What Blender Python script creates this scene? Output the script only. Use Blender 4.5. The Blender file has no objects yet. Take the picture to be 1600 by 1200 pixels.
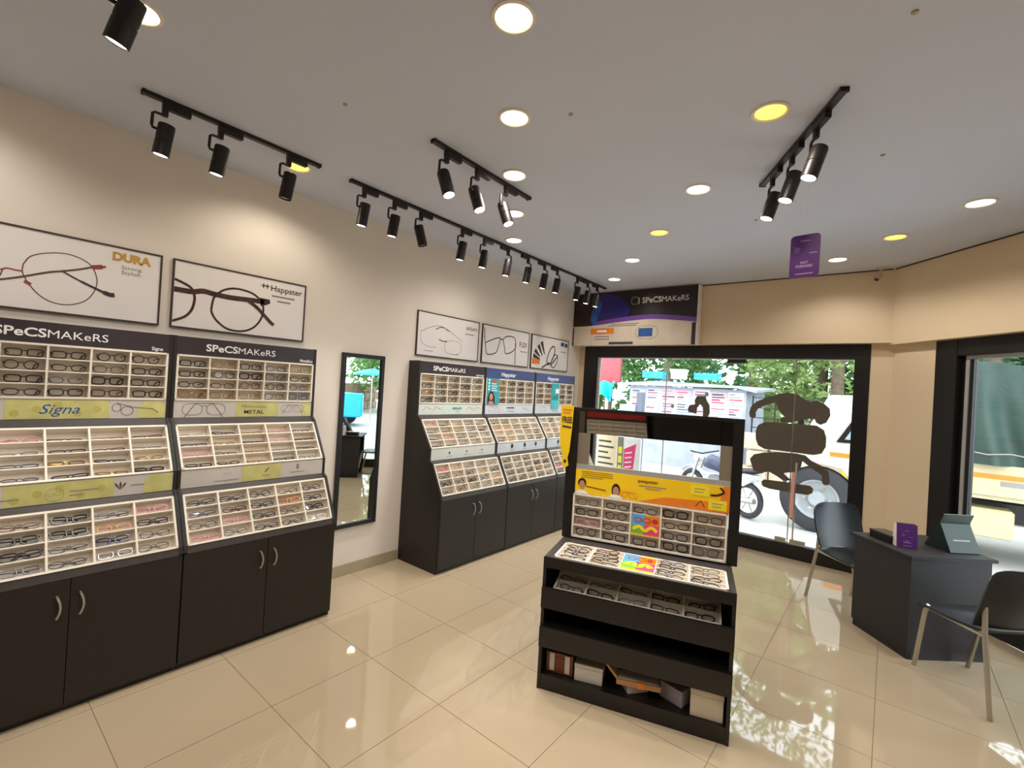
import bpy, bmesh, math, random
from mathutils import Vector, Matrix
random.seed(7)
S = bpy.context.scene
COL = S.collection
# ------------------------------------------------------------------ camera, sky, exposure
CAM = (3.6130, -1.1670, 1.7079)
F_PX, YAW, PITCH, ROLL = 733.874, 0.679834, 0.006035, 0.05914
cd = bpy.data.cameras.new('camera'); cam = bpy.data.objects.new('camera', cd); COL.objects.link(cam)
_f = Vector((-math.sin(YAW)*math.cos(PITCH), math.cos(YAW)*math.cos(PITCH), math.sin(PITCH)))
_r = _f.cross(Vector((0, 0, 1))).normalized(); _u = _r.cross(_f)
_R = math.cos(ROLL)*_r + math.sin(ROLL)*_u; _U = -math.sin(ROLL)*_r + math.cos(ROLL)*_u
cam.matrix_world = Matrix(((_R.x, _U.x, -_f.x, CAM[0]), (_R.y, _U.y, -_f.y, CAM[1]), (_R.z, _U.z, -_f.z, CAM[2]), (0, 0, 0, 1)))
cd.sensor_width = 36.0; cd.lens = F_PX/1600*36.0; cd.clip_start = 0.02; cd.clip_end = 200
S.camera = cam
W = bpy.data.worlds.new('overcast_sky'); S.world = W; W.use_nodes = True
bg = W.node_tree.nodes['Background']; bg.inputs[0].default_value = (0.86, 0.93, 1.0, 1); bg.inputs[1].default_value = 5.6
vs = S.view_settings; vs.view_transform = 'Standard'; vs.look = 'None'; vs.gamma = 1.0; vs.use_curve_mapping = False
vs.exposure = 0.0
DOWN_W, SPOT_W = 23.0, 26.0
WARM = (1.0, 0.95, 0.90); NEUT = (1.0, 0.965, 0.93)

# ------------------------------------------------------------------ helpers
def lin(c):
    return tuple(((v/255)/12.92 if v/255 <= 0.04045 else ((v/255+0.055)/1.055)**2.4) for v in c)
MATS = {}
def mat(name, rgb, rough=0.5, metal=0.0, var=0.06, scale=6.0, bump=0.0, bscale=40.0, spec=0.5, emit=0.0, coat=0.0, alpha=1.0):
    if name in MATS: return MATS[name]
    m = bpy.data.materials.new(name); m.use_nodes = True; nt = m.node_tree
    b = nt.nodes['Principled BSDF']; c = lin(rgb)
    tc = nt.nodes.new('ShaderNodeTexCoord'); nz = nt.nodes.new('ShaderNodeTexNoise')
    nz.inputs['Scale'].default_value = scale; nz.inputs['Detail'].default_value = 3
    nt.links.new(tc.outputs['Object'], nz.inputs['Vector'])
    rp = nt.nodes.new('ShaderNodeValToRGB')
    lo = tuple(v*(1-var) for v in c); hi = tuple(min(1, v*(1+var)) for v in c)
    rp.color_ramp.elements[0].position = 0.3; rp.color_ramp.elements[1].position = 0.7
    rp.color_ramp.elements[0].color = (*lo, 1); rp.color_ramp.elements[1].color = (*hi, 1)
    nt.links.new(nz.outputs['Fac'], rp.inputs['Fac']); nt.links.new(rp.outputs['Color'], b.inputs['Base Color'])
    b.inputs['Roughness'].default_value = rough; b.inputs['Metallic'].default_value = metal
    b.inputs['Specular IOR Level'].default_value = spec; b.inputs['Coat Weight'].default_value = coat
    b.inputs['Alpha'].default_value = alpha
    if emit:
        b.inputs['Emission Color'].default_value = (*c, 1); b.inputs['Emission Strength'].default_value = emit
    if bump:
        n2 = nt.nodes.new('ShaderNodeTexNoise'); n2.inputs['Scale'].default_value = bscale
        bp = nt.nodes.new('ShaderNodeBump'); bp.inputs['Strength'].default_value = bump; bp.inputs['Distance'].default_value = 0.01
        nt.links.new(tc.outputs['Object'], n2.inputs['Vector']); nt.links.new(n2.outputs['Fac'], bp.inputs['Height'])
        nt.links.new(bp.outputs['Normal'], b.inputs['Normal'])
    MATS[name] = m; return m
def glass_mat(name, tint=(1, 1, 1), refl=0.07):
    if name in MATS: return MATS[name]
    m = bpy.data.materials.new(name); m.use_nodes = True; nt = m.node_tree
    for n in list(nt.nodes): nt.nodes.remove(n)
    o = nt.nodes.new('ShaderNodeOutputMaterial'); mx = nt.nodes.new('ShaderNodeMixShader')
    t = nt.nodes.new('ShaderNodeBsdfTransparent'); g = nt.nodes.new('ShaderNodeBsdfGlossy')
    lw = nt.nodes.new('ShaderNodeFresnel'); lw.inputs[0].default_value = 1.0 + refl*6
    t.inputs[0].default_value = (*tint, 1); g.inputs['Roughness'].default_value = 0.0
    nt.links.new(lw.outputs[0], mx.inputs[0]); nt.links.new(t.outputs[0], mx.inputs[1]); nt.links.new(g.outputs[0], mx.inputs[2])
    nt.links.new(mx.outputs[0], o.inputs[0]); MATS[name] = m; return m

class MB:
    def __init__(s): s.v = []; s.f = []
    def add(s, vs_, fs):
        k = len(s.v); s.v += [tuple(v) for v in vs_]; s.f += [tuple(i+k for i in f) for f in fs]; return s
    def box(s, x0, x1, y0, y1, z0, z1):
        return s.add([(x0,y0,z0),(x1,y0,z0),(x1,y1,z0),(x0,y1,z0),(x0,y0,z1),(x1,y0,z1),(x1,y1,z1),(x0,y1,z1)],
                     [(3,2,1,0),(4,5,6,7),(0,1,5,4),(1,2,6,5),(2,3,7,6),(3,0,4,7)])
    def obox(s, o, ax, ay, az):      # box from corner o with three edge vectors
        o, ax, ay, az = map(Vector, (o, ax, ay, az))
        return s.add([o, o+ax, o+ax+ay, o+ay, o+az, o+ax+az, o+ax+ay+az, o+ay+az],
                     [(3,2,1,0),(4,5,6,7),(0,1,5,4),(1,2,6,5),(2,3,7,6),(3,0,4,7)])
    def prism(s, pts, ext):          # closed 3-D polygon swept by a vector
        n = len(pts); ext = Vector(ext); a = [Vector(p) for p in pts]; b = [p+ext for p in a]
        return s.add(a+b, [tuple(range(n))[::-1], tuple(range(n, 2*n))] + [(i, (i+1) % n, n+(i+1) % n, n+i) for i in range(n)])
    def tube(s, pts, r, n=8, cap=True, closed=False, flat=1.0):
        pts = [Vector(p) for p in pts]; rs = r if isinstance(r, (list, tuple)) else [r]*len(pts)
        k = len(pts); rings = []; up = None
        for i, p in enumerate(pts):
            if closed: t = pts[(i+1) % k]-pts[i-1]
            else: t = pts[min(i+1, k-1)]-pts[max(i-1, 0)]
            t.normalize()
            if up is None: up = Vector((0, 0, 1)) if abs(t.z) < 0.9 else Vector((1, 0, 0))
            a = t.cross(up)
            if a.length < 1e-5: a = t.cross(Vector((0.3, 1, 0.2)))
            a.normalize(); b = a.cross(t).normalized(); up = b
            rings.append([p + rs[i]*(math.cos(q)*a + flat*math.sin(q)*b) for q in (2*math.pi*j/n for j in range(n))])
        vv = [v for R_ in rings for v in R_]; ff = []
        for i in range(k if closed else k-1):
            for j in range(n):
                i2 = (i+1) % k
                ff.append((i*n+j, i*n+(j+1) % n, i2*n+(j+1) % n, i2*n+j))
        if cap and not closed: ff += [tuple(range(n))[::-1], tuple((k-1)*n+j for j in range(n))]
        return s.add(vv, ff)
    def lathe(s, prof, o=(0, 0, 0), ax=(0, 0, 1), n=20, cap=True):   # prof: (radius, height along axis)
        o = Vector(o); ax = Vector(ax).normalized()
        a = ax.cross(Vector((0, 0, 1)) if abs(ax.z) < 0.9 else Vector((1, 0, 0))).normalized(); b = ax.cross(a)
        vv = []
        for r, h in prof: vv += [o+ax*h+r*(math.cos(q)*a+math.sin(q)*b) for q in (2*math.pi*j/n for j in range(n))]
        ff = [(i*n+j, i*n+(j+1) % n, (i+1)*n+(j+1) % n, (i+1)*n+j) for i in range(len(prof)-1) for j in range(n)]
        if cap and prof[0][0] > 1e-6: ff.append(tuple(range(n))[::-1])
        if cap and prof[-1][0] > 1e-6: ff.append(tuple((len(prof)-1)*n+j for j in range(n)))
        return s.add(vv, ff)
    def grid(s, fn, nu, nv):
        vv = [fn(i/nu, j/nv) for j in range(nv+1) for i in range(nu+1)]
        return s.add(vv, [(j*(nu+1)+i, j*(nu+1)+i+1, (j+1)*(nu+1)+i+1, (j+1)*(nu+1)+i) for j in range(nv) for i in range(nu)])
    def mesh(s, name, m, smooth=False, recalc=True, bevel=0.0, solid=0.0):
        me = bpy.data.meshes.new(name); me.from_pydata([tuple(v) for v in s.v], [], s.f)
        if recalc or bevel or solid:
            bm = bmesh.new(); bm.from_mesh(me)
            if bevel:
                bmesh.ops.remove_doubles(bm, verts=bm.verts, dist=1e-6)
                es = [e for e in bm.edges if len(e.link_faces) == 2 and e.calc_face_angle(0) > 0.6]
                bmesh.ops.bevel(bm, geom=es, offset=bevel, segments=2, affect='EDGES', clamp_overlap=True)
            if solid: bmesh.ops.solidify(bm, geom=bm.faces[:], thickness=solid)
            bmesh.ops.recalc_face_normals(bm, faces=bm.faces); bm.to_mesh(me); bm.free()
        if smooth:
            me.polygons.foreach_set('use_smooth', [True]*len(me.polygons))
            try: me.set_sharp_from_angle(angle=math.radians(40))
            except Exception: pass
        me.materials.append(m); me.update(); return me
    def build(s, name, m, parent=None, origin=None, **kw):
        if origin is not None:
            o = Vector(origin); s.v = [tuple(Vector(v)-o) for v in s.v]
        ob = bpy.data.objects.new(name, s.mesh(name, m, **kw)); COL.objects.link(ob)
        if parent is not None: ob.parent = parent
        if origin is not None: ob.location = origin
        return ob
def tag(o, label=None, cat=None, group=None, kind=None):
    if label: o['label'] = label
    if cat: o['category'] = cat
    if group: o['group'] = group
    if kind: o['kind'] = kind
    return o
def empty(name, loc=(0, 0, 0), rz=0.0, **kw):
    o = bpy.data.objects.new(name, None); COL.objects.link(o); o.location = loc; o.rotation_euler = (0, 0, rz)
    o.empty_display_size = 0.05
    return tag(o, **kw)
def copy_ob(o, parent=None):
    c = o.copy(); COL.objects.link(c)
    if parent is not None: c.parent = parent
    return c
def bx(name, m, parent, *a, bevel=0.0, **kw): return MB().box(*a).build(name, m, parent, bevel=bevel, **kw)

TXT = {}
def text_mesh(s, weight, shear):
    k = (s, weight, shear)
    if k in TXT: return TXT[k]
    cu = bpy.data.curves.new('t', 'FONT'); cu.body = s; cu.offset = weight; cu.shear = shear; cu.resolution_u = 3
    ob = bpy.data.objects.new('t', cu); COL.objects.link(ob); dg = bpy.context.evaluated_depsgraph_get()
    me = ob.evaluated_get(dg).to_mesh()
    v = [(p.co.x, p.co.y) for p in me.vertices]; f = [tuple(p.vertices) for p in me.polygons]
    ob.evaluated_get(dg).to_mesh_clear(); bpy.data.objects.remove(ob); bpy.data.curves.remove(cu)
    xs = [p[0] for p in v]; ys = [p[1] for p in v]
    r = (v, f, min(xs), max(xs), min(ys), max(ys)); TXT[k] = r; return r
class Print:
    """flat print on a plane: origin, right and up vectors; coordinates in metres"""
    def __init__(s, parent, o, r, u):
        s.p = parent; s.o = Vector(o); s.r = Vector(r).normalized(); s.u = Vector(u).normalized(); s.n = s.r.cross(s.u); s.m = {}; s.cnt = {}
    def P(s, x, y, lay): return s.o + s.r*x + s.u*y + s.n*(0.0005*lay)
    def mb(s, name, m):
        s.cnt[(name, m.name)] = s.cnt.get((name, m.name), 0)+(2 if name == 'lettering' else 1); return s.m.setdefault((name, m.name), (MB(), m))[0]
    def poly(s, name, m, pts, lay=1):
        s.mb(name, m).add([s.P(x, y, lay) for x, y in pts], [tuple(range(len(pts)))])
    def rect(s, name, m, x0, x1, y0, y1, lay=1): s.poly(name, m, [(x0, y0), (x1, y0), (x1, y1), (x0, y1)], lay)
    def ell(s, name, m, cx, cy, rx, ry, lay=1, n=20):
        s.poly(name, m, [(cx+rx*math.cos(2*math.pi*i/n), cy+ry*math.sin(2*math.pi*i/n)) for i in range(n)], lay)
    def stroke(s, name, m, pts, w, lay=1, closed=False):
        k = len(pts); L = []; Rr = []
        for i in range(k):
            a = pts[i-1] if (i or closed) else pts[0]; b = pts[(i+1) % k] if (i < k-1 or closed) else pts[-1]
            dx, dy = b[0]-a[0], b[1]-a[1]; l = math.hypot(dx, dy) or 1
            ww = (w[i] if isinstance(w, (list, tuple)) else w)/2
            L.append((pts[i][0]-dy/l*ww, pts[i][1]+dx/l*ww)); Rr.append((pts[i][0]+dy/l*ww, pts[i][1]-dx/l*ww))
        vv = [s.P(x, y, lay) for x, y in L+Rr]
        s.mb(name, m).add(vv, [(i, k+i, k+(i+1) % k, (i+1) % k) for i in range(k if closed else k-1)])
    def ring(s, name, m, cx, cy, rx, ry, w, lay=1, n=28, sq=2.0, rot=0.0):
        pts = []
        for i in range(n):
            q = 2*math.pi*i/n; c_, s_ = math.cos(q), math.sin(q)
            x = rx*math.copysign(abs(c_)**(2/sq), c_); y = ry*math.copysign(abs(s_)**(2/sq), s_)
            pts.append((cx+x*math.cos(rot)-y*math.sin(rot), cy+x*math.sin(rot)+y*math.cos(rot)))
        s.stroke(name, m, pts, w, lay, True)
    def text(s, m, t, cx, cy, h, w=None, weight=0.0, shear=0.0, lay=2, name='lettering', ref=None):
        v, f, x0, x1, y0, y1 = text_mesh(t, weight, shear)
        k = h/(ref or 0.7); kx = (w/(x1-x0)) if w else k
        s.mb(name, m).add([s.P(cx+(x-(x0+x1)/2)*kx, cy+(y-0.35)*k, lay) for x, y in v], f)
    def done(s):
        for (nm, _), (mb, m) in s.m.items():
            ob = mb.build(nm, m, s.p, recalc=False)
            if s.cnt.get((nm, m.name), 0) > 1: ob['kind'] = 'stuff'
def logo(pr, m, cx, cy, h, w):
    v1 = text_mesh('SPeCS', 0.022, 0); v2 = text_mesh('MAKeRS', 0.0, 0)
    a = v1[3]-v1[2]; b = (v2[3]-v2[2])*0.95; k = w/(a+b+0.06)
    pr.text(m, 'SPeCS', cx-w/2+a*k/2, cy, h, a*k, 0.022); pr.text(m, 'MAKeRS', cx+w/2-b*k/2, cy-h*0.03, h*0.95, b*k, 0.0)

# ------------------------------------------------------------------ materials
M_wall = mat('wall_paint', (236, 225, 211), 0.75, var=0.015, scale=2, bump=0.02, bscale=120)
M_fascia = mat('fascia_paint', (228, 206, 172), 0.7, var=0.02, scale=2)
M_ceil = mat('ceiling_paint', (206, 211, 226), 0.85, var=0.02, scale=1.5)
M_tile = mat('floor_tile_glaze', (187, 168, 139), 0.03, var=0.035, scale=1.2, spec=0.85)
M_grout = mat('grout', (138, 122, 98), 0.8)
M_skirt = mat('skirting_tile', (170, 157, 128), 0.25)
M_rear = mat('rear_wall_paint', (150, 138, 120), 0.8)
M_lam = mat('espresso_laminate', (31, 25, 21), 0.48, var=0.22, scale=60, bump=0.05, bscale=300)
M_lam2 = mat('charcoal_laminate', (62, 56, 53), 0.33, var=0.12, scale=50)
M_black = mat('black_frame_laminate', (24, 21, 21), 0.38, var=0.15, scale=30)
M_tray = mat('cream_tray', (238, 228, 212), 0.5, var=0.02)
M_steel = mat('brushed_steel', (200, 194, 182), 0.28, 0.9, scale=80)
M_leg = mat('chair_leg_metal', (186, 178, 162), 0.35, 0.7)
M_chair = mat('chair_shell_plastic', (34, 38, 42), 0.32, var=0.1)
M_blk = mat('black_metal', (30, 26, 26), 0.4, 0.3)
M_white = mat('white_print', (246, 244, 240), 0.5)
M_poster = mat('poster_paper', (240, 233, 228), 0.55, var=0.01)
M_pframe = mat('poster_frame', (62, 48, 40), 0.5)
M_mirror = mat('mirror_silver', (236, 240, 238), 0.0, 1.0, var=0.0)
M_hdr = mat('header_brown', (54, 45, 50), 0.35, var=0.12, scale=5)
M_hdrb = mat('header_blue', (62, 74, 120), 0.4)
M_lime = mat('lime_print', (205, 200, 128), 0.5, var=0.1, scale=14)
M_strip = mat('strip_grey', (205, 198, 192), 0.5)
M_mint = mat('mint_print', (205, 222, 212), 0.5)
M_ink = mat('dark_ink', (52, 48, 46), 0.5)
M_inkg = mat('grey_ink', (140, 134, 130), 0.5)
M_gold = mat('gold_ink', (196, 152, 64), 0.5)
M_tort = mat('tortoise_ink', (66, 34, 26), .5, var=.95, scale=22)
M_blueink = mat('blue_ink', (40, 88, 150), 0.5)
M_red = mat('red_print', (196, 52, 44), 0.5)
M_yel = mat('yellow_print', (255, 206, 20), 0.5, var=0.08, scale=4)
M_yel2 = mat('lemon_print', (250, 226, 40), 0.5)
M_org = mat('orange_print', (236, 130, 34), 0.5)
M_teal = mat('teal_print', (40, 160, 170), 0.5)
M_pink = mat('pink_print', (236, 70, 130), 0.5)
M_skin = mat('skin_print', (196, 138, 104), 0.5)
M_purple = mat('purple_card', (84, 26, 112), 0.45, var=0.2, scale=8)
M_lilac = mat('lilac_print', (190, 150, 205), 0.5)
M_glass = glass_mat('window_glass', (0.97, 0.985, 0.98), 0.032)
M_lens = glass_mat('lens_glass', (0.95, 0.95, 0.95), 0.06)

# ------------------------------------------------------------------ room shell
ZC = 3.095
YB = 4.75                       # fascia plane of the street front
DX, DY = 0.659, -0.752          # direction of the angled corner wall
T_END = 2.8
K0 = (3.569, 4.781); K1 = (K0[0]+DX*T_END, K0[1]+DY*T_END)
NX, NY = 0.752, 0.659           # outward normal of the angled wall
YR = -2.9; XR = K1[0]
room = [(0, YR), (XR, YR), (XR, K1[1]), K0, (3.60, 4.93), (0, 4.93)]
def clip(poly, a, b):
    out = []
    sd = lambda p: (b[0]-a[0])*(p[1]-a[1])-(b[1]-a[1])*(p[0]-a[0])
    for i in range(len(poly)):
        p, q = poly[i-1], poly[i]; sp, sq_ = sd(p), sd(q)
        if sp >= 0: 
            if sq_ >= 0: out.append(q)
            else: t = sp/(sp-sq_); out.append((p[0]+t*(q[0]-p[0]), p[1]+t*(q[1]-p[1])))
        elif sq_ >= 0:
            t = sp/(sp-sq_); out += [(p[0]+t*(q[0]-p[0]), p[1]+t*(q[1]-p[1])), q]
    return out
floor_edge = [(0, YR), (XR, YR), (XR, K1[1]), (K0[0]+NX*.13+DX*.12, K0[1]+NY*.13+DY*.12), (3.62, 4.93), (0, 4.93)]
flo = MB().prism([(x, y, -0.06) for x, y in floor_edge], (0, 0, 0.0575)).build('floor', M_grout); tag(flo, 'glossy beige tiled shop floor', kind='structure')
full = None; g = 0.0016
for i in range(-1, 10):
    for j in range(-5, 9):
        x0, y0 = 0.013+0.6*i, 0.6*j
        sq = [(x0+g, y0+g), (x0+0.6-g, y0+g), (x0+0.6-g, y0+0.6-g), (x0+g, y0+0.6-g)]
        c = sq
        for k in range(len(floor_edge)):
            if c: c = clip(c, floor_edge[k], floor_edge[(k+1) % len(floor_edge)])
        if len(c) < 3 or abs(sum(c[k-1][0]*c[k][1]-c[k][0]*c[k-1][1] for k in range(len(c))))/2 < 1e-3: continue
        if c == sq and full is not None:
            o = bpy.data.objects.new('floor_tile', full); COL.objects.link(o); o.parent = flo; o.location = (x0, y0, 0)
        else:
            mb = MB().prism([(x-x0, y-y0, -0.0025) for x, y in c], (0, 0, 0.0025))
            o = mb.build('floor_tile', M_tile, flo); o.location = (x0, y0, 0)
            if c == sq: full = o.data
cg = (MB().prism([(x, y, ZC) for x, y in [(0-.1, YR-.1), (XR+.1, YR-.1), (XR+.1, K1[1]), (K0[0]+.2, K0[1]+.3), (-.1, 5.05)]], (0, 0, .12)).build('ceiling', M_ceil)); tag(cg, 'plain grey painted ceiling', kind='structure')
for x, y in ((1.39, .10), (2.30, .80), (3.62, .93), (3.52, 2.05), (1.45, 1.05), (2.75, 2.75)):
    MB().lathe([(.012, 0), (.010, -.006), (.004, -.008)], (x, y, ZC), n=10).build('screw_cap', M_skirt, cg)
tag(bx('wall_left', M_wall, None, -.12, 0, YR-.1, 5.05, -.06, ZC), 'warm white painted side wall', kind='structure')
tag(bx('wall_rear', M_rear, None, 0, XR+.1, YR-.12, YR, -.06, ZC), 'wall behind the camera', kind='structure')
tag(bx('wall_right', M_wall, None, XR, XR+.12, YR, K1[1], -.06, ZC), 'wall on the right beyond the frame', kind='structure')
# street front: fascia + stubs
wb = MB().box(0, 3.60, YB, 4.97, 2.362, ZC).box(0, .088, 4.86, 4.97, 0, 2.362).box(3.432, 3.68, 4.86, 4.97, 0, 2.362)
wb = wb.build('wall_back', M_fascia); tag(wb, 'cream fascia wall above the street window', kind='structure')
def cw(t, off, z): return (K0[0]+DX*t+NX*off, K0[1]+DY*t+NY*off, z)
def cbox(mb, t0, t1, o0, o1, z0, z1):
    a = Vector(cw(t0, o0, z0)); return mb.obox(a, Vector((DX, DY, 0))*(t1-t0), Vector((NX, NY, 0))*(o1-o0), (0, 0, z1-z0))
wc = cbox(MB(), 0, T_END, 0, .2, 2.345, ZC); cbox(wc, -.03, .42, .08, .2, 0, 2.345); cbox(wc, 2.62, T_END, .0, .2, 0, 2.345)
tag(wc.build('wall_corner', M_fascia), 'cream fascia and pillar of the angled corner wall', kind='structure')
tag(bx('trim_1', mat('joint_dark', (70, 56, 44), .8), None, 0.0, 3.575, YB-.004, YB, ZC-.012, ZC), 'thin dark joint under the ceiling along the back fascia', kind='structure')
tj = cbox(MB(), 0, T_END, -.004, 0, ZC-.012, ZC); tag(tj.build('trim_2', MATS['joint_dark']), 'thin dark joint under the ceiling along the angled fascia', kind='structure')
tag(MB().box(0, .012, .72, 1.7, 0, .095).box(0, .012, 4.5, 4.86, 0, .095).box(0, .012, YR, -1.2, 0, .095).build('baseboard_left', M_skirt), 'beige tile skirting along the side wall', kind='structure')

# ------------------------------------------------------------------ windows
def window(name, label): return empty(name, label=label, kind='structure')
w1 = window('window_1', 'wide black framed street window with a glass door')
Y0, Y1 = 4.85, 4.95
for nm, a in (('frame_left', (.088, .30, Y0, Y1, 0, 2.361)), ('frame_right', (3.30, 3.432, Y0, Y1, 0, 2.361)), ('frame_top', (.30, 3.30, Y0, Y1, 2.208, 2.361)), ('frame_bottom', (.30, 3.30, Y0, Y1, 0, .152))):
    bx(nm, M_black, w1, *a, bevel=.004)
M_alu = mat('pale_aluminium', (190, 190, 186), .35, .4)
bx('inner_frame', M_alu, w1, .30, .335, Y0+.02, Y0+.06, .152, 2.208); bx('inner_frame', M_alu, w1, .335, 3.30, Y0+.02, Y0+.06, 2.195, 2.208)
for x0, x1 in ((.335, 1.312), (1.320, 2.772), (2.782, 3.30)):
    bx('pane', M_glass, w1, x0, x1, Y0+.035, Y0+.043, .152, 2.195)
bx('pane_joint', M_alu, w1, 1.312, 1.320, Y0+.03, Y0+.048, .152, 2.195); bx('pane_joint', M_steel, w1, 2.772, 2.782, Y0+.03, Y0+.048, .152, 2.195)
for a in ((2.655, 2.765), (2.80, 2.95)): bx('patch_fitting', M_steel, w1, a[0], a[1], Y0+.02, Y0+.058, .165, .205, bevel=.003)
bx('patch_fitting', M_black, w1, 2.05, 2.26, Y0+.02, Y0+.058, 2.15, 2.195, bevel=.003)
MB().tube([(2.835, Y0-.02, .22), (2.835, Y0-.03, .26), (2.835, Y0-.03, 1.02), (2.835, Y0-.02, 1.06)], .009).build('door_handle', M_steel, w1, smooth=True)
bx('handle_film', mat('pink_film', (246, 178, 172), .4), w1, 2.79, 2.825, Y0+.012, Y0+.016, .45, .95)
w2 = window('window_2', 'black framed display window in the angled corner wall')
for nm, a in (('frame_left', (.42, .62, .08, .18, 0, 2.344)), ('frame_right', (2.44, 2.62, .08, .18, 0, 2.344)), ('frame_top', (.62, 2.44, .08, .18, 2.2, 2.344)), ('frame_bottom', (.62, 2.44, .08, .18, 0, .15))):
    cbox(MB(), *a).build(nm, M_black, w2, bevel=.004)
cbox(MB(), .62, .66, .13, .17, .15, 2.2).build('inner_frame', M_black, w2); cbox(MB(), .66, .69, .12, .16, .15, 2.18).build('inner_frame', M_alu, w2)
cbox(MB(), .69, .72, .13, .17, .15, 2.18).build('inner_frame', M_black, w2); cbox(MB(), .66, 2.44, .12, .16, 2.17, 2.2).build('inner_frame', M_alu, w2)
cbox(MB(), .72, 2.44, .143, .151, .15, 2.17).build('pane', M_glass, w2)
cbox(MB(), .62, 2.44, .18, .5, -.02, .1).build('window_sill', mat('grey_sill', (150, 150, 148), .4), w2)

# dark vinyl decals on the street window
M_vinyl = mat('vinyl_back', (86, 76, 64), .6, var=.06)
ST = [
 ('spectacle shaped dark decal uppermost on the street window', [(2.323,1.568),(2.338,1.644),(2.391,1.703),(2.521,1.771),(2.649,1.812),(2.717,1.825),(2.797,1.814),(2.877,1.76),(2.933,1.736),(2.975,1.751),(3.05,1.727),(3.105,1.675),(3.114,1.601),(3.081,1.523),(3.03,1.495),(2.991,1.514),(2.974,1.551),(2.941,1.554),(2.888,1.537),(2.8,1.522),(2.756,1.489),(2.653,1.484),(2.645,1.534),(2.696,1.552),(2.636,1.606),(2.603,1.677),(2.59,1.709),(2.49,1.669),(2.414,1.623),(2.391,1.58),(2.397,1.533),(2.37,1.508),(2.332,1.521)]),
 ('large pill shaped dark decal on the street window', [(2.402,1.364),(2.423,1.434),(2.488,1.474),(2.595,1.482),(2.846,1.484),(2.998,1.482),(3.064,1.44),(3.088,1.361),(3.088,1.261),(3.054,1.187),(2.982,1.162),(2.862,1.164),(2.635,1.166),(2.505,1.166),(2.436,1.199),(2.407,1.269)]),
 ('spectacle shaped dark decal under the large pill decal', [(2.357,1.031),(2.398,1.091),(2.494,1.125),(2.635,1.15),(2.817,1.158),(2.906,1.148),(2.963,1.099),(3.06,1.057),(3.125,1.004),(3.141,.895),(3.132,.863),(3.091,.855),(3.068,.889),(3.071,.952),(2.977,1.012),(2.882,1.081),(2.869,1.002),(2.838,.952),(2.726,.93),(2.71,.918),(2.787,.853),(2.708,.837),(2.648,.875),(2.564,.914),(2.469,.888),(2.401,.902),(2.379,.966)]),
 ('narrow pill shaped dark decal lowest on the street window', [(2.489,.788),(2.515,.818),(2.651,.824),(2.833,.824),(2.964,.825),(2.996,.8),(2.99,.749),(2.948,.722),(2.793,.718),(2.574,.723),(2.507,.738)]),
 ('small arch shaped dark decal above the display stand', [(1.608,1.559),(1.629,1.609),(1.699,1.626),(1.689,1.674),(1.717,1.735),(1.821,1.737),(1.835,1.683),(1.872,1.626),(1.882,1.533),(1.858,1.472),(1.801,1.474),(1.794,1.597),(1.757,1.63),(1.725,1.58),(1.722,1.508),(1.67,1.516),(1.622,1.517)])]
for lab, pts in ST:
    MB().prism([(x, Y0+.0335, z) for x, z in pts], (0, .001, 0)).build('window_decal', M_vinyl, origin=(sum(p[0] for p in pts)/len(pts), Y0+.034, min(p[1] for p in pts)))
    tag(bpy.context.scene.objects[-1] if False else COL.objects[-1], lab, 'window decal', 'dark decals on the street window')

# ------------------------------------------------------------------ eyeglasses
def superell(cx, cz, rx, rz, sq, n, y=0, droop=0):
    pts = []
    for i in range(n):
        q = 2*math.pi*i/n; c_, s_ = math.cos(q), math.sin(q)
        pts.append((cx+rx*math.copysign(abs(c_)**(2/sq), c_), y, cz+rz*math.copysign(abs(s_)**(2/sq), s_)+droop*c_))
    return pts
SHAPES = {'rectangular': (.027, .0165, 4.0, .0024), 'round': (.0245, .0205, 2.0, .0020), 'oval': (.027, .0155, 2.3, .0020), 'square': (.0275, .019, 3.2, .0030), 'wire': (.0265, .018, 2.6, .0013)}
GCOL = {'black': ((26, 24, 26), .3, 0), 'dark brown': ((64, 40, 30), .3, 0), 'tortoiseshell': ((96, 52, 30), .3, 0), 'grey': ((96, 98, 106), .35, .2), 'gold': ((186, 150, 86), .3, .8), 'amber': ((206, 140, 70), .25, 0), 'pink': ((214, 140, 150), .3, 0), 'navy': ((40, 48, 84), .3, 0), 'clear': ((196, 194, 196), .2, 0), 'silver': ((168, 166, 166), .3, .8)}
GM = {}
def gmat(c):
    r, ro, me = GCOL[c]; return mat('frame_'+c.replace(' ', '_'), r, ro, me, var=.5 if c == 'tortoiseshell' else .1, scale=60)
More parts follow.
